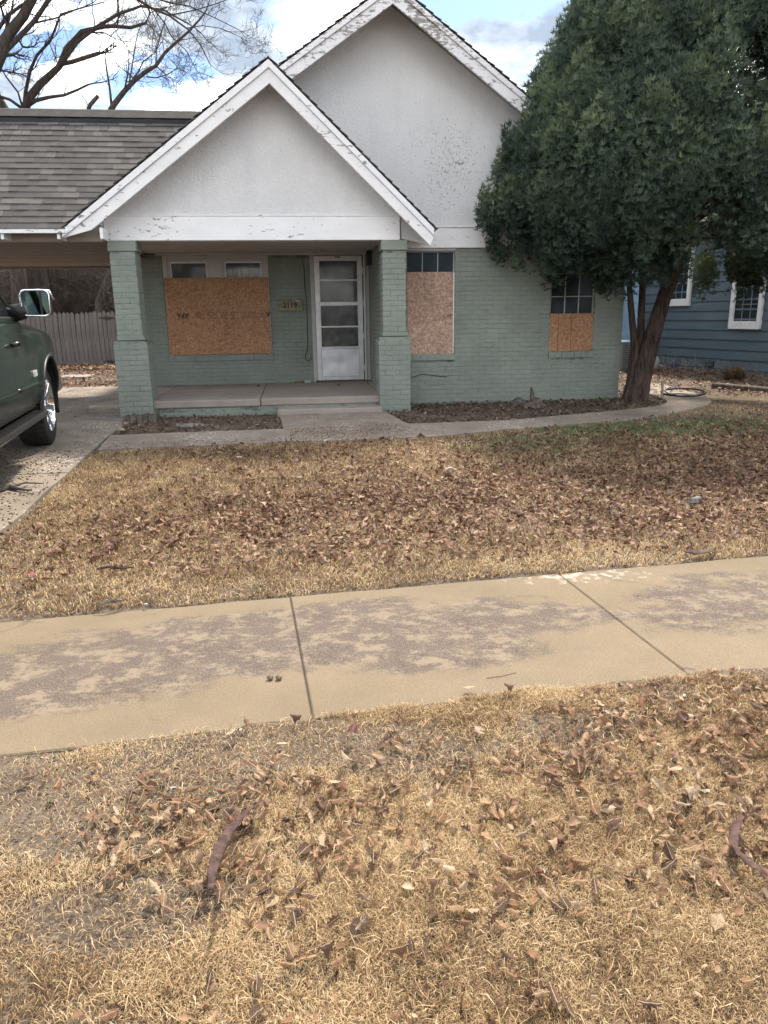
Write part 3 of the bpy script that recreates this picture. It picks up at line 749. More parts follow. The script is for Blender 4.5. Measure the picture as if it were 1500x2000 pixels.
for a in [(-.193, 4.485, -2.776, 2.583, 9.935, 11.03), (-.193, 4.485, 1.81, 2.596, 9.935, 11.03)]:
    roofslope(*a); shingled(a[0], a[1], a[2], a[3], a[4]-.02, a[5]).build('roof_shingles', 'shingle', house, kind='stuff')
for a in [(1.393, 5.575, -1.9, 5.575-.672*3.293, 10.585, 19.9), (1.393, 5.575, 5.35, 5.575-.714*3.957, 10.585, 19.9)]:
    roofslope(*a); shingled(a[0], a[1], a[2], a[3], a[4]-.02, a[5]).build('roof_shingles', 'shingle', house, kind='stuff')
# porch overhang underside: soffit planks between rake and wall, both gables
def soffit(ax, az, ex, ez, y0, y1, drop, mat, L0=.05):
    L = math.hypot(ex-ax, ez-az); ux, uz = (ex-ax)/L, (ez-az)/L; t = L0
    m = MB().box(-.043, .043, y0, y1, -.009, .009).mesh('soffit_board')
    while t < L-.04:
        o = link('soffit_board', m, mat, house, loc=(ax+ux*t, rnd.uniform(-.003, .003), az+uz*t-drop+rnd.uniform(-.0015, .0015)))
        o.rotation_euler.y = -math.atan2(uz, ux); t += .0905
soffit(1.393, 5.575, 5.3, 5.575-.714*3.907, 10.625, 11.03, .052, 'soffit'); soffit(1.393, 5.575, -1.1, 5.575-.672*2.493, 10.625, 11.03, .052, 'soffit')
soffit(-.193, 4.485, 1.78, 2.62, 9.975, 10.28, .052, 'soffit'); soffit(-.193, 4.485, -2.7, 2.64, 9.975, 10.28, .052, 'soffit')
# right eave of porch: lookout and shadowed tail behind the barge board
hp(MB().prism([(1.42, 2.80), (1.44, 2.50), (1.80, 2.42), (1.76, 2.58)][::-1], 10.30, 10.34), 'lookout', 'soffit')
hp(MB().prism([(1.41, 2.83), (1.60, 2.52), (1.66, 2.47), (1.70, 2.56), (1.44, 2.83)][::-1], 10.08, 10.12), 'lookout', 'soffit')
hp(MB().prism([(-2.37, 2.60), (-2.60, 2.60), (-2.37, 2.71)], 10.20, 10.26), 'lookout', 'white_wood')
hp(MB().box(-2.42, -2.372, 10.2, 10.262, 2.485, 2.60), 'bracket', 'white_wood')

# windows -------------------------------------------------------------
def room(x0, x1, y, z0, z1):
    hp(MB().box(x0-.02, x1+.02, y, y+.02, z0-.05, z1+.05), 'dark_interior', 'interior')
def sash_window(x0, x1, z0, z1, y, cols, rowz, nm='window'):
    f = hp(MB().box(x0, x0+.018, y, y+.06, z0, z1).box(x1-.018, x1, y, y+.06, z0, z1).box(x0+.018, x1-.018, y, y+.06, z1-.02, z1).box(x0+.018, x1-.018, y, y+.06, z0, z0+.02), nm, 'muntin')
    w_ = (x1-x0-.036)/cols; rows = [z0+.02]+rowz+[z1-.02]
    for i in range(cols):
        for a, b in zip(rows[:-1], rows[1:]):
            MB().box(x0+.018+w_*i+.005, x0+.018+w_*(i+1)-.005, y+.022, y+.028, a+.005, b-.005).build('pane', 'dark_glass', f)
    for i in range(1, cols): MB().box(x0+.018+w_*i-.0065, x0+.018+w_*i+.0065, y+.006, y+.034, z0+.02, z1-.02).build('muntin', 'muntin', f)
    for zr in rowz: MB().box(x0+.018, x1-.018, y+.009, y+.036, zr-.0065, zr+.0065).build('muntin', 'muntin', f)
    return f
room(W2[0], W2[1], FW_Y+.14, W2[2], W2[3]); room(W3[0], W3[1], FW_Y+.14, W3[2], W3[3])
sash_window(W2[0], W2[1], W2[2], W2[3], FW_Y+.045, 3, [1.5, 2.0])
sash_window(W3[0], W3[1], W3[2], W3[3], FW_Y+.045, 3, [1.45, 1.755, 2.08])
hp(MB().box(W2[0]-.01, W2[1]+.01, FW_Y+.0, FW_Y+.04, 2.41, 2.444), 'lintel', 'soffit'); hp(MB().box(W3[0]-.01, W3[1]+.01, FW_Y+.0, FW_Y+.04, 2.41, 2.444), 'lintel', 'soffit')
hp(MB().box(W2[1]-.018, W2[1]-.004, FW_Y+.012, FW_Y+.03, .96, 2.11), 'batten', 'white_wood')
b2 = hp(MB().box(1.622, 2.303, FW_Y+.012, FW_Y+.026, .955, 2.118), 'window_board', 'osb_pale', label='tall pale strand board over the window right of the porch')
b3 = []
for x0, x1 in ((3.772, 3.915), (3.921, 4.118), (4.124, 4.468)):
    b3.append(hp(MB().box(x0, x1, FW_Y+.008, FW_Y+.022, .962, 1.510), 'window_board', 'osb', label='strand board pieces over the window under the evergreen'))
# porch double window
room(W1[0], W1[1], BW_Y+.35, W1[2], W1[3])
wf = hp(MB().box(-2.105, -2.035, BW_Y-.02, BW_Y+.10, .925, 2.50).box(-.485, -.415, BW_Y-.02, BW_Y+.10, .925, 2.50).box(-2.035, -.485, BW_Y-.02, BW_Y+.10, 2.452, 2.50), 'window_frame', 'trim_beige')
hp(MB().box(-1.36, -1.165, BW_Y-.012, BW_Y+.09, .925, 2.452), 'mullion', 'trim_beige')
for x0, x1, cur in ((-2.033, -1.362, 0), (-1.163, -.487, 1)):
    s = hp(MB().box(x0, x0+.045, BW_Y+.0, BW_Y+.05, .93, 2.45).box(x1-.045, x1, BW_Y+.0, BW_Y+.05, .93, 2.45).box(x0+.045, x1-.045, BW_Y+.0, BW_Y+.05, 2.405, 2.45), 'window', 'trim_beige')
    MB().box(x0+.045, x0+.06, BW_Y+.01, BW_Y+.04, .93, 2.404).box(x1-.06, x1-.045, BW_Y+.01, BW_Y+.04, .93, 2.404).box(x0+.06, x1-.06, BW_Y+.01, BW_Y+.04, 2.385, 2.404).build('sash', 'white_wood', s)
    MB().box(x0+.06, x1-.06, BW_Y+.028, BW_Y+.032, .93, 2.384).build('pane', 'glass', s)
    if cur: 
        m = MB(); n = 30
        for i in range(n):
            xa, xb = x0+.06+(x1-x0-.12)*i/n, x0+.06+(x1-x0-.12)*(i+1)/n
            ya, yb = BW_Y+.09+.02*sin(i*1.7), BW_Y+.09+.02*sin((i+1)*1.7)
            m.add([(xa, ya, 1.6), (xb, yb, 1.6), (xb, yb, 2.295), (xa, ya, 2.295)], [(0, 1, 2, 3)])
        m.build('curtain', 'curtain', s)
    else: MB().box(x0+.05, x1-.05, BW_Y+.10, BW_Y+.11, 1.0, 2.40).build('shade', 'ac', s)
b1 = hp(MB().box(-2.105, -.425, BW_Y-.040, BW_Y-.026, .930, 2.158), 'window_board', 'osb', label='wide strand board printed upside down over the porch window')
hp(MB().box(-2.03, -.50, BW_Y-.026, BW_Y-.021, .93, 2.0), 'backing_board', 'osb')
def text(txt, size, loc, mat, parent, rot=(pi/2, 0, 0), ext=.0006, bold=0.0, name='lettering', align='CENTER', sx=1.0):
    c = bpy.data.curves.new(name, 'FONT'); c.body = txt; c.size = size; c.extrude = ext; c.offset = bold
    c.align_x = align; c.align_y = 'CENTER'; c.resolution_u = 3
    tmp = bpy.data.objects.new('tmp', c); COL.objects.link(tmp); bpy.context.view_layer.update()
    me = bpy.data.meshes.new_from_object(tmp.evaluated_get(bpy.context.evaluated_depsgraph_get())); bpy.data.objects.remove(tmp)
    me.materials.clear(); me.materials.append(MAT[mat])
    o = bpy.data.objects.new(name, me); COL.objects.link(o); o.location = loc; o.rotation_euler = rot; o.scale = (sx, 1, 1)
    if parent is not None: o.parent = parent
    return o
# inverted stamp on the board (the sheet hangs upside down)
text('APA', .105, (-1.845, BW_Y-.0416, 1.572), 'print', b1, rot=(pi/2, pi, 0), bold=.004)
text('A', .105, (-.452, BW_Y-.0416, 1.572), 'print', b1, rot=(pi/2, pi, 0), bold=.004)
m = MB()
r5 = random.Random(5)
m.box(-1.95, -1.75, BW_Y-.0415, BW_Y-.0401, 1.505, 1.512).box(-1.93, -1.76, BW_Y-.0415, BW_Y-.0401, 1.519, 1.527)
x = -1.64
while x < -.60:
    w_ = r5.uniform(.06, .16)
    for zz_ in (1.508, 1.527, 1.553, 1.575, 1.595):
        xx = x
        while xx < x+w_:
            l = r5.uniform(.008, .03)
            if r5.random() < .72: m.box(xx, min(xx+l, x+w_+.01), BW_Y-.0415, BW_Y-.0401, zz_, zz_+r5.uniform(.008, .014))
            xx += l+.006
    x += w_+r5.uniform(.02, .07)
m.build('stamp_marks', 'dash_print', b1)
text('LAP', .075, (2.235, FW_Y+.0105, 1.50), 'dash_print', b2, bold=.001)
m = MB(); 
for i in range(9): 
    a = 2*pi*i/9; m.box(2.235+.022*cos(a)-.006, 2.235+.022*cos(a)+.006, FW_Y+.0095, FW_Y+.0118, 2.025+.028*sin(a)-.006, 2.025+.028*sin(a)+.006)
m.build('paper_tag', 'white_plastic', b2)
text('3', .05, (2.235, FW_Y+.0105, 2.025), 'print', b2)

# storm door ----------------------------------------------------------
hp(MB().box(.27, .328, BW_Y-.02, BW_Y+.12, .43, 2.53).box(1.19, 1.245, BW_Y-.02, BW_Y+.12, .43, 2.53).box(.328, 1.19, BW_Y-.02, BW_Y+.12, 2.497, 2.53), 'door_frame', 'trim_beige')
hp(MB().box(.30, 1.22, BW_Y+.20, BW_Y+.24, .40, 2.52), 'inner_door', 'brick', label='inner door coloured green for reflections in the storm door glass')  # green tone stands in for reflections in the storm door panes
hp(MB().box(.30, 1.24, BW_Y-.10, BW_Y+.12, .4325, .452), 'threshold', 'stump')
dr = hp(MB().box(.335, .412, BW_Y-.045, BW_Y-.012, .458, 2.488).box(1.055, 1.132, BW_Y-.045, BW_Y-.012, .458, 2.488).box(.412, 1.055, BW_Y-.045, BW_Y-.012, 2.405, 2.488).box(.412, 1.055, BW_Y-.045, BW_Y-.012, .458, .52), 'storm_door', 'alu', bevel=.004)
for z0, z1 in ((2.085, 2.112), (1.69, 1.752), (1.335, 1.362), (.985, 1.022)):
    MB().box(.412, 1.055, BW_Y-.052, BW_Y-.012, z0, z1).build('rail', 'alu', dr, bevel=.003)
for z0, z1 in ((2.112, 2.405), (1.752, 2.085), (1.362, 1.69), (1.022, 1.335)):
    MB().box(.414, 1.053, BW_Y-.030, BW_Y-.026, z0, z1).build('pane', 'glass', dr)
    MB().box(.412, .422, BW_Y-.046, BW_Y-.034, z0, z1).box(1.045, 1.055, BW_Y-.046, BW_Y-.034, z0, z1).build('glazing_bead', 'alu', dr)
kp = MB(); nx2, nz2 = 14, 10
kv = []
for j in range(nz2+1):
    for i in range(nx2+1):
        u, v = i/nx2, j/nz2; d = .010*math.exp(-((u-.45)**2/.05+(v-.45)**2/.06))-.007*math.exp(-((u-.28)**2/.012+(v-.25)**2/.03))+.004*sin(7*u+2*v)*(u*(1-u)*4)*(v*(1-v)*4)
        kv.append((.416+.635*u, BW_Y-.034+d, .522+.461*v))
kp.add(kv, [(j*(nx2+1)+i, j*(nx2+1)+i+1, (j+1)*(nx2+1)+i+1, (j+1)*(nx2+1)+i) for j in range(nz2) for i in range(nx2)])
kp.build('kick_panel', 'kick', dr, smooth=True)
MB().box(.358, .378, BW_Y-.075, BW_Y-.046, 1.42, 1.50).build('latch', 'alu', dr)
MB().box(.68, .78, BW_Y-.050, BW_Y-.044, 2.455, 2.472).build('closer_slot', 'trim', dr)
for z0 in (.62, 1.15, 1.68, 2.2): MB().box(1.130, 1.150, BW_Y-.06, BW_Y-.03, z0, z0+.09).build('hinge', 'alu', dr)
hp(MB().box(1.152, 1.178, BW_Y-.055, BW_Y-.012, .45, 2.50), 'hinge_rail', 'alu')
# torn pale cloth hanging behind the glass
tp = [onY(x, y, BW_Y+.06) for x, y in [(697, 548), (688, 560), (674, 572), (669, 590), (676, 596), (683, 583), (697, 570)]]
hp(MB().add(tp, [(0, 1, 2, 3, 4, 5, 6)]), 'torn_cloth', 'curtain')
tp = [onY(x, y, BW_Y+.06) for x, y in [(698, 575), (688, 586), (678, 592), (668, 612), (686, 615), (698, 612)]]
hp(MB().add(tp, [(0, 1, 2, 3, 4, 5)]), 'torn_cloth', 'curtain')
# number plaque, cables, conduit
pl = hp(MB().box(-.285, .125, BW_Y-.05, BW_Y-.003, 1.612, 1.79), 'number_plaque', 'plaque', bevel=.006)
hp(MB().box(-.29, .13, BW_Y-.052, BW_Y-.003, 1.792, 1.802), 'plaque_lip', 'plaque')
text('2119', .115, (-.085, BW_Y-.0515, 1.705), 'print', pl, bold=.0045, ext=.001, sx=1.05)
MB().box(.015, .075, BW_Y-.0525, BW_Y-.0505, 1.768, 1.782).build('paper_scrap', 'white_plastic', pl)
cb = [onY(x, y, BW_Y-.045) for x, y in [(272, 497), (330, 496), (400, 499), (450, 494), (520, 491), (588, 494), (600, 492)]]
hp(MB().tube(cb, .006, 5), 'cable', 'black')
cb = [onY(x, y, BW_Y-.03) for x, y in [(584, 495), (590, 506), (594, 525), (595, 560), (599, 590), (600, 625), (601, 680), (597, 692), (596, 700), (602, 706), (608, 700), (607, 693)]]
hp(MB().tube(cb, .006, 5), 'cable', 'black')
cb = [onY(x, y, 12.7) for x, y in [(612, 492), (640, 489), (660, 488), (668, 491)]]
hp(MB().tube(cb, .007, 5), 'cable', 'black')
cb = [onY(x, y, FW_Y-.012) for x, y in [(800, 740), (812, 735), (822, 731), (840, 732), (860, 735), (873, 735)]]
hp(MB().tube(cb, .004, 5), 'cable', 'black')
cb = [(1.205, 12.4, 2.30), (1.205, 12.4, 2.52)]
hp(MB().box(1.17, 1.245, 12.35, 12.5, 2.30, 2.52), 'dark_box', 'trim')  # plain dark block high on the return wall

cp = onY(897, 313, FW_Y-.013); cq = random.Random(4); pts = []
for k in range(14):
    a = 2*pi*k/14; pts.append((cp[0]+.075*cos(a)*cq.uniform(.6, 1.1), cp[2]+.042*sin(a)*cq.uniform(.6, 1.1)))
hp(MB().prism(pts, FW_Y-.030, FW_Y-.011), 'loose_stucco_flake', 'stucco')

def onZ(x, y, Z):
    d = ray(x, y); return _C + d*(Z-_C[2])/d[2]
# ------------------------------------------------------------------ carport
cpt = thing('carport', (-4.8, 11.8, .21), 'attached carport with grey shingled gable roof and brown boarded ceiling', 'carport')
EY, EZ, RY, RZ = 9.90, 2.575, 11.575, 4.25
kx = lambda z: -2.776+(z-2.583)/.736           # valley against the porch roof
sl = math.hypot(RY-EY, RZ-EZ); ang = math.atan2(RZ-EZ, RY-EY)
deck = MB()
XL = -7.6
for y0, z0, y1, z1 in ((EY+.02, EZ-.01, RY, RZ-.03),):
    deck.add([(XL, y0, z0), (kx(z0)-.02, y0, z0), (kx(z1)-.02, y1, z1), (XL, y1, z1), (XL, y0+.012, z0-.012), (kx(z0)-.02, y0+.012, z0-.012), (kx(z1)-.02, y1+.012, z1-.012), (XL, y1+.012, z1-.012)],
             [(0, 1, 2, 3), (7, 6, 5, 4), (0, 4, 5, 1), (1, 5, 6, 2), (2, 6, 7, 3), (3, 7, 4, 0)])
deck.add([(XL, 2*RY-EY, EZ-.01), (-2.5, 2*RY-EY, EZ-.01), (-.5, RY, RZ-.03), (XL, RY, RZ-.03)], [(3, 2, 1, 0)])
deck.build('roof_deck', 'tan_beam', cpt)
sh = []; n_c = int(sl/.116)+1
for r_ in range(n_c):
    t = r_*.116; x = XL+rnd.uniform(0, .2); zc = EZ+t*sin(ang)
    xe = kx(zc+.05)-.01
    while x < xe:
        wd = rnd.choice([.09, .11, .13, .16, .19, .23]); x1 = min(x+wd, xe)
        if x1-x > .04: sh.append(((x+x1)/2, EY+t*cos(ang), zc, x1-x-.004, rnd.random() < .35))
        x += wd
sh.sort(key=lambda s: (s[0] < -.47*s[1], (s[0]**2+s[1]**2)))
shc = {}; rest = MB()
def shgeo(L, thick):
    h = L/2; e = .116; t = .0115 if thick else .0075
    # lies in x / slope; s=up-slope, n=normal. lower edge thick.
    t += .002; P = [(-h, .012, .003), (h, .012, .003), (h, e+.03, 0), (-h, e+.03, 0), (-h, -.003, .004+t), (h, -.003, .004+t), (h, e+.03, .004), (-h, e+.03, .004)]
    return P, [(4, 5, 6, 7), (0, 1, 5, 4), (1, 2, 6, 5), (3, 0, 4, 7)]
for i, (x, y, z, L, th) in enumerate(sh):
    if i < 298:
        key = (round(L, 2), th)
        if key not in shc:
            P, Fc = shgeo(key[0], th); shc[key] = MB().add(P, Fc).mesh('shingle')
        o = link('shingle', shc[key], 'shingle', cpt, loc=(x, y, z)); o.rotation_euler.x = ang+R(.4)
    else:
        P, Fc = shgeo(L, th); c_, s_ = cos(ang), sin(ang)
        rest.add([(x+a, y+b*c_-c*s_, z+b*s_+c*c_) for a, b, c in P], Fc)
rest.build('roof_shingles', 'shingle', cpt, kind='stuff')
MB().box(XL, -.9, RY-.165, RY-.125, RZ-.165, RZ-.105).build('ridge_flashing', 'tar', cpt)
x = XL; i = 0
capm = MB().add([(-.16, -.13, -.085), (.16, -.13, -.085), (.16, 0, .03), (-.16, 0, .03), (.16, .13, -.085), (-.16, .13, -.085)], [(0, 1, 2, 3), (3, 2, 4, 5)]).mesh('ridge_cap')
while x < -.9:
    o = link('ridge_cap', capm, 'ridge', cpt, loc=(x, RY, RZ+.012+rnd.uniform(0, .004))); x += .30
ex = float(onY(133, 452, EY)[0])
fz1 = float(onY(60, 448.5, EY)[2]); fz0 = float(onY(60, 455.5, EY)[2])
MB().box(XL, ex, EY-.012, EY+.012, fz0, fz1+.004).build('fascia', 'white_wood', cpt, bevel=.003)
CZ = 2.47; cy0 = float(onZ(100, 471.5, CZ)[1]); cy1 = float(onZ(100, 519, CZ)[1])
MB().box(XL, -2.37, cy0-.03, cy0, CZ-.005, 2.66).build('beam', 'tan_beam', cpt)
for px in (5, 115, 199):
    X = float(onY(px, 462, EY+.03)[0]); 
    MB().prism([(X-.018, CZ+.0), (X+.018, CZ+.0), (X+.018, CZ+.13), (X-.018, CZ+.13)], EY+.02, cy0-.032).build('rafter_tail', 'white_wood', cpt)
for X in (-4.6, -5.3, -6.0, -6.7, -7.4): MB().box(X-.018, X+.018, EY+.02, cy0-.032, CZ, CZ+.13).build('rafter_tail', 'white_wood', cpt)
y = cy0+.002; i = 0
while y < cy1-.02:
    wd = [.24, .24, .13, .24, .11, .24, .17][i % 7]; y2 = min(y+wd, cy1)
    MB().box(XL, -2.37, y, y2-.006, CZ-.012+rnd.uniform(-.002, .003), CZ+.006).build('ceiling_board', 'brown_ceiling', cpt); y = y2; i += 1
MB().box(XL, -2.37, cy0, cy1, CZ+.010, CZ+.02).build('ceiling_backing', 'interior', cpt)
MB().box(XL, -2.475, cy1, cy1+.09, CZ-.05, CZ+.14).build('beam', 'brown_ceiling', cpt)
for X, Y in ((-7.45, cy0+.1), (-7.45, cy1-.06)): MB().box(X-.05, X+.05, Y-.05, Y+.05, .15, CZ-.013).build('post', 'white_wood', cpt)

# ------------------------------------------------------------------ fence
FY = 22.0
fz_t = float(onY(120, 609, FY)[2]); fence = thing('picket_fence', (-6, FY, .2), 'weathered grey picket fence with black strap hinges behind the carport', 'fence')
pk = {}
x = -13.0; i = 0
while x < -3.4:
    w_ = rnd.choice([.105, .115, .125]); h = fz_t-.16+rnd.choice([-.03, 0, .0, .02])
    k = (w_, round(h, 2))
    if k not in pk:
        hw = w_/2-.004; pk[k] = MB().prism([(-hw, 0), (hw, 0), (hw, h-.06), (0.0, h), (-hw, h-.06)], 0, .018).mesh('picket')
    o = link('picket', pk[k], 'fence', fence, loc=(x, FY+rnd.uniform(-.008, .008), .15)); o.rotation_euler.y = R(rnd.uniform(-.7, .7))
    x += w_+.004; i += 1
MB().box(-13, -3.4, FY+.03, FY+.07, .5, .59).build('rail', 'fence', fence); MB().box(-13, -3.4, FY+.03, FY+.07, 1.4, 1.49).build('rail', 'fence', fence)
for (a, b, yy) in ((193, 223, 621), (203, 226, 706)):
    p0 = onY(a, yy, FY-.02); p1 = onY(b, yy, FY-.02); m = (p0+p1)/2; w_ = (p1-p0)[0]/2
    MB().prism([(p0[0], p0[2]-.008), (m[0]-.08, p0[2]-.02), (m[0], p0[2]-.055), (m[0]+.1, p0[2]-.02), (p1[0], p0[2]-.008), (p1[0], p0[2]+.012), (m[0]+.1, p0[2]+.02), (m[0], p0[2]+.05), (m[0]-.08, p0[2]+.02), (p0[0], p0[2]+.012)], FY-.03, FY-.012).build('strap_hinge', 'trim', fence)

# ------------------------------------------------------------------ blue neighbour house
A = np.array([9.95, 12.2]); B = np.array([8.72, 18.4]); dv = (B-A)/np.linalg.norm(B-A); nrm = np.array([-dv[1], dv[0]])  # nrm points to -X side (toward viewer)
if nrm[0] > 0: nrm = -nrm
blue = thing('blue_house', (11, 16, .2), 'blue lap-sided house with white window frames right of the evergreen', 'house')
Lw = float(np.linalg.norm(B-A)); BZ0 = .30
def wallpt(s, d, z): q = A+dv*s+nrm*d; return (q[0], q[1], z)
c0 = A; 
body = MB(); body.add([(*wallpt(-3, -.03, .1),), wallpt(Lw, -.03, .1), wallpt(Lw, -.03, 3.4), wallpt(-3, -.03, 3.4), wallpt(-3, -5, .1), wallpt(Lw, -5, .1), wallpt(Lw, -5, 3.4), wallpt(-3, -5, 3.4)],
         [(0, 1, 2, 3), (7, 6, 5, 4), (0, 4, 5, 1), (1, 5, 6, 2), (2, 6, 7, 3), (3, 7, 4, 0)])
wl_ = body.build('wall', 'interior', blue)
zb = BZ0; ex_ = .205; i = 0
while zb < 3.3:
    m = MB(); d0, d1 = .034, .012
    s0, s1 = -3, Lw-.01
    seg = 8; 
    m.add([wallpt(s0, d0, zb), wallpt(s1, d0, zb), wallpt(s1, d0-.004, zb+.012), wallpt(s1, d1, zb+ex_+.01), wallpt(s0, d1, zb+ex_+.01), wallpt(s0, 0, zb+ex_+.01), wallpt(s0, 0, zb), wallpt(s1, 0, zb), wallpt(s1, 0, zb+ex_+.01)],
          [(0, 1, 3, 4), (6, 7, 1, 0), (4, 3, 8, 5), (1, 7, 8, 3), (6, 0, 4, 5)])
    m.build('siding_board', 'siding', wl_); zb += ex_; i += 1
MB().add([wallpt(-3, .02, .12), wallpt(Lw, .02, .12), wallpt(Lw, .02, BZ0-.01), wallpt(-3, .02, BZ0-.01), wallpt(-3, -.02, .12), wallpt(Lw, -.02, .12), wallpt(Lw, -.02, BZ0-.01), wallpt(-3, -.02, BZ0-.01)],
         [(0, 1, 2, 3), (7, 6, 5, 4), (0, 4, 5, 1), (1, 5, 6, 2), (2, 6, 7, 3), (3, 7, 4, 0)]).build('skirt_board', 'siding', wl_)
def wbox(s0, s1, d0, d1, z0, z1, m=None):
    m = m or MB(); v = [wallpt(s, d, z) for z in (z0, z1) for s, d in ((s0, d0), (s1, d0), (s1, d1), (s0, d1))]
    return m.add(v, [(0, 3, 2, 1), (4, 5, 6, 7), (0, 1, 5, 4), (1, 2, 6, 5), (2, 3, 7, 6), (3, 0, 4, 7)])
wbox(Lw-.02, Lw+.08, -.05, .05, .25, 3.4).build('corner_board', 'siding_lt', blue)
def spx(x, y):
    p = onwall(x, y, (A+nrm*.04), (B+nrm*.04)); return float(np.dot(p[:2]-A, dv)), float(p[2])
for (xl, xr, yb, yt) in ((1424, 1485, 643, 540), (1302, 1347, 597, 520)):
    s0, zb_ = spx(xr, yb); s1, _ = spx(xl, yb-4); zt = zb_+1.55 if xl > 1400 else zb_+1.3
    f = wbox(s0, s0+.10, .0, .075, zb_, zt); wbox(s1-.10, s1, .0, .075, zb_, zt, f); wbox(s0+.1, s1-.1, .0, .075, zt-.1, zt, f); wbox(s0+.1, s1-.1, .0, .082, zb_, zb_+.16, f)
    f = f.build('window', 'white_paint', blue)
    wbox(s0+.1, s1-.1, .02, .03, zb_+.16, zt-.1).build('pane', 'dark_glass', f)
    m = MB()
    for k in (1, 2): sm = s0+.1+(s1-s0-.2)*k/3; wbox(sm-.008, sm+.008, .03, .042, zb_+.16, zt-.1, m)
    for zz_ in (zb_+.5, zb_+.85): wbox(s0+.1, s1-.1, .031, .043, zz_-.008, zz_+.008, m)
    m.build('muntins', 'ac', f)
s0, zv = spx(1393, 717); s1, zv2 = spx(1375, 707)
v_ = wbox(s0, s1, .028, .045, zv, zv+.13).build('vent', 'dark_glass', blue)
for k in range(4): wbox(s0+.01, s1-.01, .045, .052, zv+.015+k*.03, zv+.03+k*.03).build('louvre', 'siding', v_)
# far wing facing the street, sunlight painted in as paler blue
Cx = float(wallpt(Lw, 0, 0)[0]); Cy = float(wallpt(Lw, 0, 0)[1])
wing = MB().box(6.9, Cx-.03, Cy+.25, Cy+4, .1, 3.6).build('far_wing', 'siding_lt', blue)
zb = .32
while zb < 3.5:
    MB().add([(6.9, Cy+.22, zb), (Cx-.03, Cy+.22, zb), (Cx-.03, Cy+.238, zb+ex_+.005), (6.9, Cy+.238, zb+ex_+.005), (6.9, Cy+.249, zb), (Cx-.03, Cy+.249, zb)], [(0, 1, 2, 3), (4, 5, 1, 0)]).build('siding_board', 'siding_lt', wing); zb += ex_
MB().add([wallpt(-3.4, .45, 3.38), wallpt(Lw+.3, .45, 3.38), wallpt(Lw+.3, -2.5, 5.0), wallpt(-3.4, -2.5, 5.0), wallpt(Lw+.3, -5.4, 3.38), wallpt(-3.4, -5.4, 3.38)], [(0, 1, 2, 3), (3, 2, 4, 5), (1, 4, 2), (0, 3, 5)]).build('roof', 'shingle', blue)
# ac unit, white bucket
ac = thing('air_conditioner', (7.6, 17.0, .21), 'grey outdoor air conditioner between the two houses behind the cedar trunk', 'air conditioner')
p = at(1215, 727); ax, ay = float(p[0]), float(p[1])
ax += .3
MB().box(ax-.33, ax+.33, ay, ay+.6, .24, .86).build('casing', 'ac', ac, bevel=.02); MB().box(ax-.36, ax+.36, ay-.03, ay+.63, .17, .239).build('pad', 'conc_drive', ac)
MB().box(ax-.34, ax+.34, ay-.015, ay+.61, .862, .895).build('lid', 'siding_lt', ac)
lm = MB().box(-.31, .31, -.012, 0, -.006, .006).mesh('louvre')
for k in range(14): link('louvre', lm, 'trim', ac, loc=(ax, ay-.003, .29+k*.04))
ac.location = (ax, ay+.3, .21)
for ch in ac.children: ch.matrix_parent_inverse = Matrix.Translation(ac.location).inverted()
p = at(1272, 722); bx, by, bz = map(float, p)
m = MB(); m.tube([(bx, by, bz-.02), (bx, by, bz+.08), (bx, by, bz+.22), (bx, by, bz+.31), (bx, by, bz+.33)], [.13, .17, .18, .12, .04], 14)
tagit(m.build('round_tank', 'white_plastic', None, smooth=True), 'round white tank on the ground by the blue wall', 'tank')
p = at(1283, 717)
tagit(MB().box(p[0]-.12, p[0]+.12, p[1]-.1, p[1]+.1, .19, .27).build('white_block', 'white_plastic', None, bevel=.02), 'small white block beside the round tank', 'block')
# bed edging timber, hoop, stake
q = P2((1395, 758), (1500, 768), (1560, 773))
m = MB()
tm = MB(); 
a0, b0 = np.array(q[0]), np.array(q[2]); dd_ = (b0-a0)/np.linalg.norm(b0-a0); nn_ = np.array([-dd_[1], dd_[0]])
vs = [(*(a0+nn_*s*.09), z) for z in (.17, .30) for s in (-1, 1)]+[(*(b0+nn_*s*.09), z) for z in (.17, .30) for s in (-1, 1)]
tm.add(vs, [(0, 1, 3, 2), (4, 6, 7, 5), (0, 4, 5, 1), (2, 3, 7, 6), (0, 2, 6, 4), (1, 5, 7, 3)])
tagit(tm.build('bed_timber', 'stump', None, bevel=.015), 'dark weathered timber edging a bed near the blue house', 'timber')
hc = at(1335, 776); hoop = []
e1 = at(1292, 774); e2 = at(1377, 778); rad = float(np.linalg.norm((e2-e1)[:2])/2); hc = (e1+e2)/2
for k in range(41):
    a = 2*pi*k/40; hoop.append((hc[0]+rad*cos(a), hc[1]+rad*.95*sin(a), .29+.03*sin(a*1.0+.5)))
tagit(MB().tube(hoop, .016, 6, cap=False).build('hose_loop', 'black', None, smooth=True), 'black hose loop lying on the end of the curved path', 'hose')
hoop2 = [(x+.02, y-.03, z+.028+.012*sin(k*.9)) for k, (x, y, z) in enumerate(hoop[10:33])]
tagit(MB().tube(hoop2, .013, 6).build('hose_end', 'ac', None, smooth=True), 'grey length of hose coiled on top of the black loop', 'hose')
p = at(1292, 781)
tagit(MB().tube([(p[0], p[1], .1), (p[0]+.004, p[1], .34), (p[0]-.01, p[1]+.004, .49)], [.018, .018, .022], 6).build('stake', 'stake', None), 'short grey wooden stake standing by the hose loop', 'stake')

# ------------------------------------------------------------------ pickup truck
TX, TY, TRZ = -3.62, 8.72, R(8.0)
p = at(78, 874)
truck = bpy.data.objects.new('pickup_truck', None); COL.objects.link(truck)
tagit(truck, 'dark green pickup truck parked on the driveway facing away', 'pickup truck')
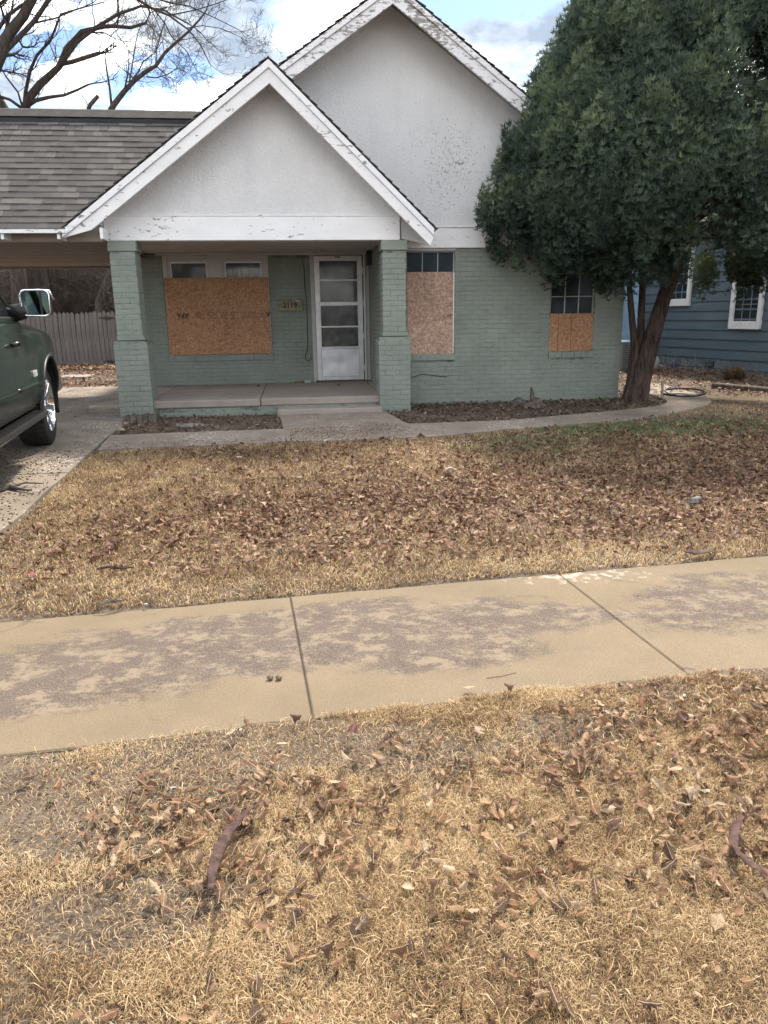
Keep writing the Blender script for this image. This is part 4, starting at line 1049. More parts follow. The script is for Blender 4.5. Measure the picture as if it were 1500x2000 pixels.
# local: +y forward, +x right side, z up; origin under front axle centre
wheel_out = .98
cdir = (cos(TRZ), sin(TRZ)); fdir = (-sin(TRZ), cos(TRZ))
truck.location = (p[0]-cdir[0]*(wheel_out-.15), p[1]-cdir[1]*(wheel_out-.15), float(g0(p[1]))+.03); truck.rotation_euler.z = TRZ
def tp_(m, name, mat, parent=None, **k): return m.build(name, mat, parent or truck, **k)
def halfw(u, z):                                 # body side half width
    w_ = 1.005
    if z < .78: w_ -= .05*((.78-z)/.28)**2
    if z > 1.0: w_ -= .13*((z-1.0)/.33)**2
    w_ += .012*math.exp(-((z-.98)/.07)**2)
    for uc in (0, -3.67):
        d = math.hypot(u-uc, (z-.42)*.95)
        w_ += .030*math.exp(-((d-.50)/.13)**2)
    if u > .35: w_ -= .10*((u-.35)/.65)**2
    return w_
def top(u):                                      # top of side
    if u > -.72: return 1.30-.13*max(0, (u+.72)/1.7)**1.6
    if u > -2.62: return 1.32
    return 1.39
us = np.concatenate([np.linspace(-4.85, -4.2, 4), np.linspace(-4.15, -3.15, 14), np.linspace(-3.0, -.6, 16), np.linspace(-.55, .55, 18), np.linspace(.62, .98, 6)])
def ring(u):
    t = top(u); zs = list(np.linspace(.50, t-.12, 13)); pts = [(0, .46), (.7, .46), (halfw(u, .50)-.04, .475)]
    pts += [(halfw(u, z), z) for z in zs]
    h = halfw(u, t-.12); rr = .24 if u > -.72 else .06
    for k in range(1, 6):
        a = k/6*pi/2; pts.append((h-rr*(1-cos(a)), t-.12+.12*sin(a)))
    if u > -.72: pts += [(h-.30, t+.012), (h-.36, t+.045), (.35, t+.085), (0, t+.09)]
    else: pts += [(h-rr-.02, t+.002), (h-rr-.03, t+.003), (.35, t+.003), (0, t+.003)]
    return pts
m = MB(); rings = [ring(u) for u in us]; n = len(rings[0])
vs = []
for u, r_ in zip(us, rings):
    full = [(x, u, z) for x, z in r_]+[(-x, u, z) for x, z in r_[::-1][1:-1]]
    vs += full
N = len(vs)//len(us); fs = []
for i in range(len(us)-1):
    for j in range(N): fs.append((i*N+j, i*N+(j+1) % N, (i+1)*N+(j+1) % N, (i+1)*N+j))
fs.append(tuple(range(N-1, -1, -1))); fs.append(tuple((len(us)-1)*N+j for j in range(N)))
body = tp_(MB().add(vs, fs), 'body', 'paint', smooth=True)
# wheel openings cut out
cut = MB()
for uc in (0, -3.67):
    for sx in (-1, 1):
        nn = 28; pts = [(uc+.485*cos(2*pi*k/nn), .44+.485*sin(2*pi*k/nn)) for k in range(nn)]
        v = [(sx*.62, a, b) for a, b in pts]+[(sx*1.2, a, b) for a, b in pts]
        cut.add(v, [tuple(range(nn)), tuple(range(2*nn-1, nn-1, -1))]+[(k, k+nn, (k+1) % nn+nn, (k+1) % nn) for k in range(nn)])
co = cut.build('cutter', 'trim', None); co.location = truck.location; co.rotation_euler = truck.rotation_euler
md = body.modifiers.new('b', 'BOOLEAN'); md.object = co; md.operation = 'DIFFERENCE'; md.solver = 'EXACT'
bpy.context.view_layer.update()
dg = bpy.context.evaluated_depsgraph_get(); nm = bpy.data.meshes.new_from_object(body.evaluated_get(dg)); body.modifiers.clear(); body.data = nm
bpy.data.objects.remove(co)
nm.materials.clear(); nm.materials.append(MAT['paint'])
nm.polygons.foreach_set('use_smooth', [True]*len(nm.polygons))
try: nm.set_sharp_from_angle(angle=R(40))
except Exception: pass
def sidepatch(u0, u1, z0, z1, off, nu=14, nz=12, corner=None, sx=1):
    m = MB(); vs = []
    for j in range(nz+1):
        for i in range(nu+1):
            z = z0+(z1-z0)*j/nz; u = u0+(u1-u0)*i/nu
            if corner: u = corner(u, z, i/nu)
            vs.append((sx*(halfw(u, z)+off), u, z))
    back = [(x-sx*.02, y, z) for x, y, z in vs]; n0 = len(vs)
    fs = [(j*(nu+1)+i, j*(nu+1)+i+1, (j+1)*(nu+1)+i+1, (j+1)*(nu+1)+i) for j in range(nz) for i in range(nu)]
    edge = [i for i in range(nu+1)]+[(j)*(nu+1)+nu for j in range(1, nz+1)]+[nz*(nu+1)+i for i in range(nu-1, -1, -1)]+[j*(nu+1) for j in range(nz-1, 0, -1)]
    fs += [(edge[k], edge[(k+1) % len(edge)], edge[(k+1) % len(edge)]+n0, edge[k]+n0) for k in range(len(edge))]
    return m.add(vs+back, fs)
for sx in (1, -1):
    d1 = tp_(sidepatch(-1.56, -.50, .53, 1.19, .004, corner=lambda u, z, f: u-(.03*math.sin((z-.5)*4))*(1-f), sx=sx), 'door', 'paint', smooth=True)
    try: d1.data.set_sharp_from_angle(angle=R(40))
    except Exception: pass
    d2 = tp_(sidepatch(-2.58, -1.575, .53, 1.19, .004, sx=sx), 'door', 'paint', smooth=True)
    try: d2.data.set_sharp_from_angle(angle=R(40))
    except Exception: pass
    for dd_2, u in ((d1, -1.42), (d2, -2.44)):
        h = halfw(u, 1.10)
        MB().tube([(sx*(h+.01), u-.10, 1.10), (sx*(h+.045), u-.07, 1.102), (sx*(h+.05), u, 1.104), (sx*(h+.045), u+.09, 1.10), (sx*(h+.01), u+.12, 1.098)], [.016, .022, .024, .022, .014], 8).build('handle', 'dark_alloy', dd_2, smooth=True)
    # lower chrome-free moulding
    for u0, u1, par in ((-1.55, -.53, d1), (-2.56, -1.59, d2)):
        MB().tube([(sx*(halfw(u, .70)+.004), u, .70) for u in np.linspace(u0, u1, 8)], .020, 6).build('moulding', 'paint', par, smooth=True)
    # arch lip flares
    for uc in (0, -3.67):
        pts = []; 
        for k in range(25):
            a = R(-18+216*k/24); u, z = uc+.50*cos(a), .44+.50*sin(a); pts.append((sx*(halfw(u, max(z, .5))-.004), u, z))
        tp_(MB().tube(pts, .020, 6), 'arch_flare', 'trim', smooth=True)
        nn = 22
        lin = MB(); vs = []
        for k in range(nn+1):
            a = R(-5+190*k/nn)
            for X in (.66, .99): vs.append((sx*X, uc+.478*cos(a), .44+.478*sin(a)))
        lin.add(vs, [(2*k, 2*k+1, 2*k+3, 2*k+2) for k in range(nn)])
        tp_(lin, 'wheel_well', 'trim', smooth=True)
    # running board
    tp_(MB().add([(sx*x, u, z) for u in (-3.05, -.62) for x, z in ((.86, .39), (1.06, .385), (1.07, .41), (1.05, .435), (.86, .44))],
        [(0, 1, 2, 3, 4), (9, 8, 7, 6, 5)]+[(k, (k+1) % 5, (k+1) % 5+5, k+5) for k in range(5)]), 'running_board', 'dark_alloy', bevel=.006)
    tp_(MB().add([(sx*x, u, z) for u in (-3.05, -.55) for x, z in ((.80, .44), (.955, .47), (.965, .505), (.8, .50))],
        [(0, 1, 2, 3), (7, 6, 5, 4)]+[(k, (k+1) % 4, (k+1) % 4+4, k+4) for k in range(4)]), 'rocker_trim', 'trim')
# badge
h = halfw(-.72, .80)
text('1500', .085, (h+.012, -.74, .80), 'lens', truck, rot=(pi/2, 0, pi/2), ext=.004, bold=.0012, name='badge', sx=1.15)
# greenhouse
def gh(u, z):                                    # half width of cab glass zone
    return halfw(-1.5, 1.32)-.015-(z-1.30)*.30
prof = [(-.62, 1.33), (-1.25, 1.84), (-1.55, 1.905), (-2.2, 1.91), (-2.66, 1.86), (-2.80, 1.36)]
roof = MB(); vs = []
cabtop = [(-1.20, 1.83), (-1.45, 1.90), (-1.75, 1.925), (-2.2, 1.92), (-2.62, 1.87)]
for u, z in cabtop:
    g_ = gh(u, z-.05); vs += [(-g_, u, z-.06), (-g_+.06, u, z-.012), (-.4, u, z), (.4, u, z), (g_-.06, u, z-.012), (g_, u, z-.06)]
roof.add(vs, [(i*6+j, i*6+j+1, (i+1)*6+j+1, (i+1)*6+j) for i in range(4) for j in range(5)])
ro = tp_(roof, 'cab_roof', 'paint', smooth=True); sm = ro.modifiers.new('s', 'SOLIDIFY'); sm.thickness = .03
def pillar(p0, p1, w0=.035, name='pillar'):
    for sx in (1, -1): tp_(MB().tube([(sx*p0[0], p0[1], p0[2]), (sx*(p0[0]+p1[0])/2, (p0[1]+p1[1])/2, (p0[2]+p1[2])/2+.012), (sx*p1[0], p1[1], p1[2])], [w0, w0*.9, w0*.85], 8), name, 'trim' if name != 'pillar' else 'paint', smooth=True)
pillar((.86, -.52, 1.29), (gh(0, 1.80), -1.22, 1.80), .034)
pillar((.885, -1.58, 1.30), (gh(0, 1.85), -1.60, 1.86), .03, 'door_pillar')
pillar((.885, -2.62, 1.30), (gh(0, 1.83), -2.60, 1.85), .05)
tp_(MB().add([(-.82, -.60, 1.33), (.82, -.60, 1.33), (gh(0, 1.8)-.02, -1.23, 1.815), (-gh(0, 1.8)+.02, -1.23, 1.815)], [(0, 1, 2, 3)]), 'windscreen', 'carglass')
tp_(MB().add([(-.84, -2.74, 1.38), (.84, -2.74, 1.38), (gh(0, 1.8)-.04, -2.64, 1.82), (-gh(0, 1.8)+.04, -2.64, 1.82)], [(3, 2, 1, 0)]), 'rear_window', 'carglass')
for sx in (1, -1):
    for u0, u1, v0, v1 in ((-.66, -1.56, -1.26, -1.57), (-1.61, -2.60, -1.62, -2.57)):
        tp_(MB().add([(sx*.893, u0, 1.30), (sx*.893, u1, 1.30), (sx*(gh(0, 1.84)+.005), v1, 1.855), (sx*(gh(0, 1.84)+.005), v0, 1.83)], [(0, 1, 2, 3)]), 'side_window', 'carglass')
    tp_(MB().tube([(sx*(halfw(u, 1.27)-.012), u, 1.315) for u in (-2.62, -1.6, -.62)], .016, 6), 'window_trim', 'trim')
tp_(MB().box(-.83, .83, -2.6, -.7, .9, 1.29), 'cabin_seats', 'interior')
# mirrors
for sx in (1, -1):
    bx_ = sx*1.0; u = -.78
    MBm = MB(); 
    arm = tp_(MB().tube([(sx*.88, u+.02, 1.36), (sx*1.0, u-.01, 1.385), (sx*1.03, u+.03, 1.40)], [.085, .075, .05], 8), 'mirror_arm', 'trim', smooth=True)
    # housing: rounded rectangle lofted back (forward) to a dome
    def rr_(cx, cz, w_, h_, u_, r_=.05, nseg=5):
        pts = []
        for qx, qz, a0 in ((1, 1, 0), (-1, 1, 90), (-1, -1, 180), (1, -1, 270)):
            for k in range(nseg):
                a = R(a0+90*k/(nseg-1)); pts.append((cx+qx*(w_/2-r_)+r_*cos(a), u_, cz+qz*(h_/2-r_)+r_*sin(a)))
        return pts
    cx_, cz_ = sx*1.115, 1.455; W_, H_ = .25, .235
    rs_ = [rr_(cx_, cz_, W_, H_, u-.05), rr_(cx_, cz_, W_+.01, H_+.01, u-.01), rr_(cx_+.005*sx, cz_, W_-.01, H_-.01, u+.06), rr_(cx_+.0*sx, cz_-.005, W_-.07, H_-.06, u+.12, .045), rr_(cx_, cz_-.01, W_-.17, H_-.15, u+.145, .03)]
    vs = [q for r_ in rs_ for q in r_]; n_ = len(rs_[0])
    fs = [(i*n_+j, i*n_+(j+1) % n_, (i+1)*n_+(j+1) % n_, (i+1)*n_+j) for i in range(4) for j in range(n_)]+[tuple(4*n_+j for j in range(n_))]
    mh = tp_(MB().add(vs, fs), 'mirror', 'trim', smooth=True)
    rim = rr_(cx_, cz_, W_-.004, H_-.004, u-.052); rim.append(rim[0])
    MB().tube(rim, .010, 6, cap=False).build('mirror_rim', 'chrome', mh, smooth=True)
    g_ = [(x, y+.004, z) for x, y, z in rr_(cx_, cz_, W_-.02, H_-.02, u-.05)]
    gl = MB().add(g_, [tuple(range(n_))]).build('mirror_glass', 'mirror', mh)
    bar = cx_+sx*.045
    MB().box(min(bar-.006, bar+.012), max(bar-.006, bar+.012), u-.055, u-.048, cz_-H_/2+.012, cz_+H_/2-.012).build('mirror_divider', 'trim', mh)
    cap = [rr_(cx_+.03*sx, cz_+.03, W_-.03, H_-.03, u+.02), rr_(cx_+.035*sx, cz_+.03, W_-.06, H_-.05, u+.10, .045)]
    MB().tube([(cx_+sx*.02, u+.0, cz_+H_/2+.004), (cx_+sx*.12, u+.01, cz_+H_/2-.012), (cx_+sx*.152, u+.03, cz_+.03)], [.010, .018, .014], 8).build('mirror_cap', 'chrome', mh, smooth=True)
# wheels
def make_wheel():
    w_ = bpy.data.objects.new('wheel', None); COL.objects.link(w_); w_.parent = truck
    m = MB(); nn = 72; prof_ = [(-.145, .27), (-.148, .34), (-.14, .395), (-.120, .413), (-.06, .42), (.06, .42), (.120, .413), (.14, .395), (.150, .34), (.145, .275), (.12, .262)]
    vs = [];
    for k in range(nn):
        a = 2*pi*k/nn
        for x, r_ in prof_:
            rr = r_-(.007 if (k % 2 == 0 and abs(x) > .055 and r_ > .39) else 0)
            vs.append((x, rr*cos(a), rr*sin(a)))
    q = len(prof_)
    ty = MB().add(vs, [(k*q+j, k*q+j+1, ((k+1) % nn)*q+j+1, ((k+1) % nn)*q+j) for k in range(nn) for j in range(q-1)]).build('tyre', 'tyre', w_)
    for gx_ in (-.03, .03):
        gr = [(gx_, .4205*cos(2*pi*k/48), .4205*sin(2*pi*k/48)) for k in range(49)]
        MB().tube(gr, .004, 4, cap=False).build('tread_groove', 'trim', w_)
    rimp = [(.148, .275), (.135, .268), (.11, .255), (.02, .24), (-.10, .24)]; vs = []
    for k in range(48):
        a = 2*pi*k/48
        for x, r_ in rimp: vs.append((x, r_*cos(a), r_*sin(a)))
    MB().add(vs, [(k*5+j, k*5+j+1, ((k+1) % 48)*5+j+1, ((k+1) % 48)*5+j) for k in range(48) for j in range(4)]).build('rim', 'chrome', w_, smooth=True)
    MB().tube([(-.02, 0, 0), (.0, 0, 0)], [.24, .24], 32).build('brake_disc', 'dark_alloy', w_)
    sp = MB().add([(.10, -.045, .05), (.10, .045, .05), (.125, .028, .15), (.143, .040, .262), (.143, -.040, .262), (.125, -.028, .15), (.05, -.045, .05), (.05, .045, .05), (.07, .028, .15), (.09, .040, .262), (.09, -.040, .262), (.07, -.028, .15)],
        [(0, 1, 2, 5), (5, 2, 3, 4), (7, 6, 11, 8), (8, 11, 10, 9), (1, 7, 8, 2), (2, 8, 9, 3), (6, 0, 5, 11), (11, 5, 4, 10)]).mesh('spoke')
    for k in range(6):
        o = link('spoke', sp, 'chrome', w_); o.rotation_euler.x = 2*pi*k/6+.3
        b_ = o.modifiers.new('b', 'BEVEL'); b_.width = .008; b_.segments = 2
    MB().tube([(.05, 0, 0), (.115, 0, 0), (.122, 0, 0)], [.065, .06, .035], 16).build('hub_cap', 'chrome', w_, smooth=True)
    return w_
w0 = make_wheel(); w0.location = (wheel_out-.145, 0, .42)
for (x, u, rz) in ((-wheel_out+.145, 0, pi), (wheel_out-.145, -3.67, 0), (-wheel_out+.145, -3.67, pi)):
    c = w0.copy(); COL.objects.link(c); c.location = (x, u, .42); c.rotation_euler.z = rz
    for ch in list(w0.children):
        d = ch.copy(); COL.objects.link(d); d.parent = c
        for g_ in ch.children: e = g_.copy(); COL.objects.link(e); e.parent = d
# bed cavity, bumpers, lamps, grille
tp_(MB().box(-.78, .78, -4.78, -2.95, 1.394, 1.40), 'bed_cover', 'trim')
tp_(MB().box(-.98, .98, -5.02, -4.86, .50, .70), 'rear_bumper', 'chrome', bevel=.03)
tp_(MB().box(-.96, .96, .96, 1.10, .48, .72), 'front_bumper', 'chrome', bevel=.03); tp_(MB().box(-.62, .62, .975, 1.03, .78, 1.12), 'grille', 'trim', bevel=.02)
for sx in (1, -1):
    tp_(MB().box(min(sx*.64, sx*.88), max(sx*.64, sx*.88), .95, 1.0, .90, 1.10), 'headlight', 'lens', bevel=.02)
    tp_(MB().box(min(sx*.86, sx*.985), max(sx*.86, sx*.985), -4.89, -4.80, .92, 1.30), 'tail_light', 'red', bevel=.01)
tp_(MB().box(-.55, .55, -4.6, .6, .36, .458), 'chassis', 'trim'); 
tp_(MB().box(-.70, .70, -.06, .06, .36, .46).box(-.70, .70, -3.73, -3.61, .36, .46), 'axle', 'trim')

# ------------------------------------------------------------------ bare trees
TWMIN = .0035
def twigs(m, r, p, d, L, rad, depth, n=5, up=.09, kink=.21):
    """one branch and, recursively, its side branches"""
    pts = [p.copy()]; rs = [rad]; q = p.copy(); dd = d/np.linalg.norm(d); seg = 5 if depth > 1 else 4
    kids = []
    for i in range(seg):
        dd = dd+r.normal(0, kink, 3)*np.array([1, .8, 1]); dd[2] += up; dd /= np.linalg.norm(dd)
        q = q+dd*L/seg; pts.append(q.copy()); rs.append(max(rad*(1-.75*(i+1)/seg), TWMIN*.6))
        if depth > 0 and r.random() < .74: kids.append((q.copy(), dd.copy(), i))
    m.tube(pts, rs, 4 if rad > .012 else 3, cap=False)
    if depth > 0:
        for q, dd, i in kids:
            for _ in range(1 if r.random() < .72 else 2):
                a = r.normal(0, 1, 3); a -= dd*np.dot(a, dd); a /= np.linalg.norm(a)+1e-6
                nd = dd*.75+a*.75
                twigs(m, r, q, nd, L*r.uniform(.42, .66), max(rad*.5, TWMIN), depth-1, n, up, kink)
def limb(m, r, px, Y, r0, r1, twigL=1.6, depth=3, every=1.0, dY=0.0, th=None):
    P = [onY(x, y, Y+dY*i/(len(px)-1)) for i, (x, y) in enumerate(px)]
    # refine with small kinks
    Q = [P[0]]
    for a, b in zip(P[:-1], P[1:]):
        L = np.linalg.norm(b-a); k = max(1, int(L/.5))
        for j in range(1, k+1):
            q = a+(b-a)*j/k
            if j < k: q = q+r.normal(0, .025, 3)*min(1, L)
            Q.append(q)
    n = len(Q); R_ = [r0+(r1-r0)*(i/(n-1))**.8 for i in range(n)]
    m.tube(Q, R_, 8 if r0 > .07 else 6, cap=True)
    for i in range(1, n):
        if twigL and r.random() < every and i > n*.15:
            dd = Q[i]-Q[i-1]; dd /= np.linalg.norm(dd)+1e-6
            a = r.normal(0, 1, 3); a[1] *= .5; a -= dd*np.dot(a, dd); a /= np.linalg.norm(a)+1e-6
            twigs(m, r, Q[i], dd*.6+a*.8, twigL*r.uniform(.5, 1.2), max(R_[i]*.38, .007), depth)
    if twigL: twigs(m, r, Q[-1], Q[-1]-Q[-2], twigL*.9, max(r1*.9, .006), depth)
def bare_tree(base, trunkpx, limbs, Y, label, seed, matn='bark', leaves=0, th=None):
    r = np.random.default_rng(seed)
    t = thing('bare_tree', tuple(base), label, 'tree', 'bare winter trees behind the carport')
    m = MB(); P = [np.array(base, float)]+[onY(x, y, Y) for x, y in trunkpx['px']]
    m.tube(P, np.linspace(trunkpx['r0'], trunkpx['r1'], len(P)), 12, cap=False); m.build('trunk', matn, t, smooth=True)
    m = MB()
    for l in limbs: limb(m, r, l[0], Y, l[1], l[2], *(l[3:]))
    m.build('branches', matn, t, smooth=True)
    return t
def basep(x, y, Y): q = onY(x, y, Y); return (q[0], Y, .15)
bare_tree(basep(30, 650, 24), dict(px=[(38, 560), (33, 519), (0, 330), (-25, 160)], r0=.25, r1=.19), [
    ([(-25, 160), (0, 108), (20, 62), (45, 32), (75, -25)], .19, .11, 1.5, 3, .5),
    ([(-40, 220), (5, 105), (38, 72), (68, 40), (95, 0), (110, -30)], .10, .05, 1.5, 3, .7),
    ([(12, 55), (24, 15), (28, -20)], .04, .02, 1.2, 3, .8),
    ([(-20, 80), (15, 30), (50, 5), (80, -20)], .06, .03, 1.2, 3, .8),
    ([(-40, 60), (0, 8), (30, -20)], .06, .03, 1.0, 3, .8),
    ([(68, 45), (110, 35), (150, 18), (200, 5)], .025, .012, 1.5, 3, .9),
    ], 24, 'large bare tree with the thickest dark limbs at the top left', 11)
bare_tree(basep(88, 640, 25), dict(px=[(84, 590), (75, 519), (58, 350), (45, 216)], r0=.30, r1=.17), [
    ([(45, 220), (58, 190), (78, 165), (100, 145), (116, 130), (130, 95), (160, 62), (200, 52), (222, 51), (255, 54), (285, 45), (293, 25), (285, 5)], .13, .025, 1.6, 3, .6),
    ([(116, 130), (128, 112), (150, 82), (185, 55), (230, 28), (275, 12), (320, 20), (365, 45)], .085, .02, 1.7, 3, .7),
    ([(48, 215), (50, 180), (58, 140), (72, 108), (98, 80), (112, 45), (118, 28), (150, 18)], .07, .02, 1.4, 3, .9),
    ([(55, 205), (70, 196), (95, 190), (125, 186), (150, 176), (173, 165)], .065, .028, 1.0, 2, .6),
    ([(116, 126), (140, 121), (165, 113), (193, 104)], .065, .055, .5, 2, .4),
    ([(229, 52), (232, 28), (230, -10)], .025, .015, 1.2, 3, .8),
    ([(45, 213), (20, 195), (0, 188), (-30, 170)], .05, .03, 1.3, 3, .9),
    ([(45, 213), (35, 180), (12, 150), (-5, 120)], .035, .02, 1.2, 3, 1.),
    ], 25, 'forked bare tree with a broken stub rising behind the shingled roof', 5)
bare_tree(basep(188, 640, 23), dict(px=[(192, 590), (215, 530), (222, 400), (212, 222)], r0=.10, r1=.08), [
    ([(212, 225), (222, 205), (243, 178), (262, 158), (285, 140), (305, 128), (322, 103), (345, 82), (368, 62), (390, 38), (400, 25)], .085, .02, 1.1, 3, .8),
    ([(218, 208), (214, 170), (209, 140), (205, 110), (212, 78)], .035, .014, 1.2, 3, 1.),
    ([(252, 165), (258, 130), (263, 95), (268, 70)], .025, .012, 1.2, 3, 1.),
    ([(252, 165), (270, 140), (280, 120), (300, 105)], .025, .012, 1.0, 3, 1.),
    ([(304, 128), (306, 95), (318, 55), (325, 30)], .02, .01, 1.0, 3, .9),
    ([(286, 150), (305, 152), (328, 145), (345, 134)], .02, .009, .9, 3, .9),
    ([(170, 222), (176, 205), (192, 187)], .06, .05, 0, 0, 0),
    ], 23, 'slender bare tree leaning right with a cut stub beside it', 23)
bare_tree(basep(108, 640, 26), dict(px=[(106, 590), (104, 519), (90, 350), (-30, 150)], r0=.20, r1=.14), [
    ([(-30, 150), (-10, 90), (10, 60)], .08, .03, 1.2, 3, .9)], 26, 'dark straight tree trunk seen over the picket fence beneath the carport', 31)
# branches of a street tree reaching in from above, drooping fine twigs
r = np.random.default_rng(77)
t = thing('overhanging_tree', (-3.6, 13.0, 5.6), 'bare tree branches drooping in fine dark twigs above the porch gable', 'tree branches', 'bare winter trees behind the carport')
m = MB()
for l in [([(215, -25), (262, -5), (300, 18), (330, 30), (368, 58), (392, 88), (410, 125)], .035, .008, .8, 3, .7), ([(300, 18), (322, 45), (335, 72), (365, 100), (385, 140), (440, 160)], .014, .005, .7, 3, .8),
          ([(330, 30), (380, 20), (420, 8), (455, -5)], .014, .006, .8, 3, .9), ([(285, -10), (330, 5), (370, 12), (420, 35), (470, 60)], .02, .006, .8, 3, .9), ([(365, 55), (395, 50), (430, 55), (470, 72)], .010, .005, .7, 3, .9),
          ([(250, -20), (275, 10), (300, 60), (310, 85)], .012, .005, .7, 3, .8), ([(292, 10), (315, 62), (320, 100), (345, 130)], .010, .004, .6, 3, .6)]:
    limb(m, r, l[0], 17, l[1], l[2], *l[3:])
m.build('branches', 'bark', t, smooth=True); t.location = (-3.6, 17, 8)
for ch in t.children: ch.matrix_parent_inverse = Matrix.Translation(t.location).inverted()
# brush thicket beyond the fence, and behind the houses
def thicket(x0, x1, y0, y1, hmin, hmax, n, seed, name='brush_thicket', matn='twig', depth=2, rad=.012):
    global TWMIN
    r = np.random.default_rng(seed); P = []; TWMIN = .0011
    for k in range(9):
        m = MB()
        for _ in range(2): twigs(m, r, np.array([r.normal(0, .1), r.normal(0, .1), .1]), np.array([r.normal(0, .35), r.normal(0, .25), 1.0]), 1.0, rad/((hmin+hmax)/2), depth, up=.05, kink=.22)
        P.append((np.array(m.v), np.array(m.f)))
    TWMIN = .0035; VS, FS, k0 = [], [], 0
    for i in range(n):
        V, F = P[i % 9]; a = r.uniform(0, 6.28); h = r.uniform(hmin, hmax); c, s_ = cos(a)*h, sin(a)*h
        W = np.stack([V[:, 0]*c-V[:, 1]*s_+r.uniform(x0, x1), V[:, 0]*s_+V[:, 1]*c+r.uniform(y0, y1), V[:, 2]*h], -1); VS.append(W); FS.append(F+k0); k0 += len(V)
    return link(name, npmesh(name, np.concatenate(VS), np.concatenate(FS)), matn, None, kind='stuff')
thicket(-12.5, -3.4, 26.8, 33, 2.0, 4.6, 170, 41, depth=4, rad=.012, matn='bark_grey')
thicket(-18, -2.5, 34, 40, 2.0, 4.4, 210, 42, 'distant_brush', depth=3, rad=.02)
thicket(6.5, 14, 24, 30, 2, 4.0, 60, 43, 'far_brush', depth=2, rad=.02)
# rough dark wall of woods far behind
r = np.random.default_rng(9)
n = 9000; X = r.uniform(-40, 30, n); Yq = r.uniform(42, 60, n); Zq = r.uniform(0, 1, n)**1.1*(2.1+1.3*fbm(X, Yq, .3, 8)); s_ = r.uniform(.25, .6, n); a = r.uniform(0, pi, n); e = r.uniform(.3, 1.2, n)
dx = np.cos(a)*s_*.5; dz = s_*e
Vv = np.stack([np.stack([X-dx, Yq, Zq], -1), np.stack([X+dx, Yq+.1, Zq+dz*.2], -1), np.stack([X+dx*.4, Yq, Zq+dz], -1), np.stack([X-dx*.6, Yq, Zq+dz*.8], -1)], 1).reshape(-1, 3)
link('far_woods', npmesh('far_woods', Vv, np.arange(4*n).reshape(-1, 4)), 'pale_twig', None, kind='stuff')

# ------------------------------------------------------------------ evergreen
tr_ = thing('evergreen_tree', (5.02, 10.75, .2), 'large dark evergreen tree with three brown trunks by the house corner', 'tree')
m = MB()
def stem(px, Y, r0, r1, nn=14):
    P = [onY(x, y, Y+.0) for x, y in px]; P[0][2] = .12
    Q = []; 
    for a, b in zip(P[:-1], P[1:]):
        for j in range(5): Q.append(a+(b-a)*j/5)
    Q.append(P[-1]); n = len(Q); out = []
    k0 = len(m.v)
    m.tube(Q, [r1*(1-.5*i/(n-1))+(r0-r1)*(1-i/(n-1))**4.5 for i in range(n)], nn, cap=False)
    rr = random.Random(int(px[0][0]))
    ph = [rr.uniform(-1, 1) for _ in range(nn)]
    for i in range(n):
        for j in range(nn):
            v = np.array(m.v[k0+i*nn+j]); c = Q[i]; f = 1+.17*ph[(j+i//6) % nn]+.04*rr.uniform(-1, 1)
            m.v[k0+i*nn+j] = tuple(c+(v-c)*f)
stem([(1225, 783), (1236, 735), (1240, 680), (1234, 620), (1229, 560), (1226, 480), (1215, 330)], 10.82, .115, .062)
stem([(1234, 784), (1243, 740), (1250, 690), (1252, 630), (1255, 560), (1262, 450), (1258, 300)], 10.88, .12, .062)
stem([(1240, 783), (1252, 735), (1267, 680), (1284, 620), (1302, 565), (1330, 500), (1352, 380), (1370, 240)], 10.80, .165, .135, 16)
stem([(1218, 784), (1228, 755), (1236, 720)], 10.74, .07, .03, 8); stem([(1252, 784), (1252, 755), (1256, 700)], 10.70, .06, .03, 8)
m.build('trunk', 'cedar_bark', tr_, smooth=True)
XC, YC = 5.38, 10.55
sil = [(1210, 598), (1120, 571), (1050, 553), (1003, 510), (965, 462), (950, 410), (962, 350), (985, 290), (1012, 240), (1036, 185), (1056, 140), (1080, 90), (1112, 45), (1150, 8)]
prof = sorted([(float(onY(x, y, 10.5)[2]), XC-float(onY(x, y, 10.5)[0])) for x, y in sil])
prof += [(prof[-1][0]+.55, prof[-1][1]-.35), (prof[-1][0]+1.1, prof[-1][1]-.85), (prof[-1][0]+1.6, .05)]
pz = np.array([a for a, b in prof]); pr = np.array([b for a, b in prof])
rg = np.random.default_rng(12)
def inhouse(p):
    x, y, z = p[..., 0], p[..., 1], p[..., 2]
    a = (y > 10.97) & (x < 4.98) & (z < roof_top(x)); b = (y > 10.50) & (x < 5.3) & (z < roof_top(x)) & (z > roof_top(x)-.40)
    return a | b
def roof_top(x): return 5.60-.714*np.abs(x-1.393)
lobes = []
tries = 0
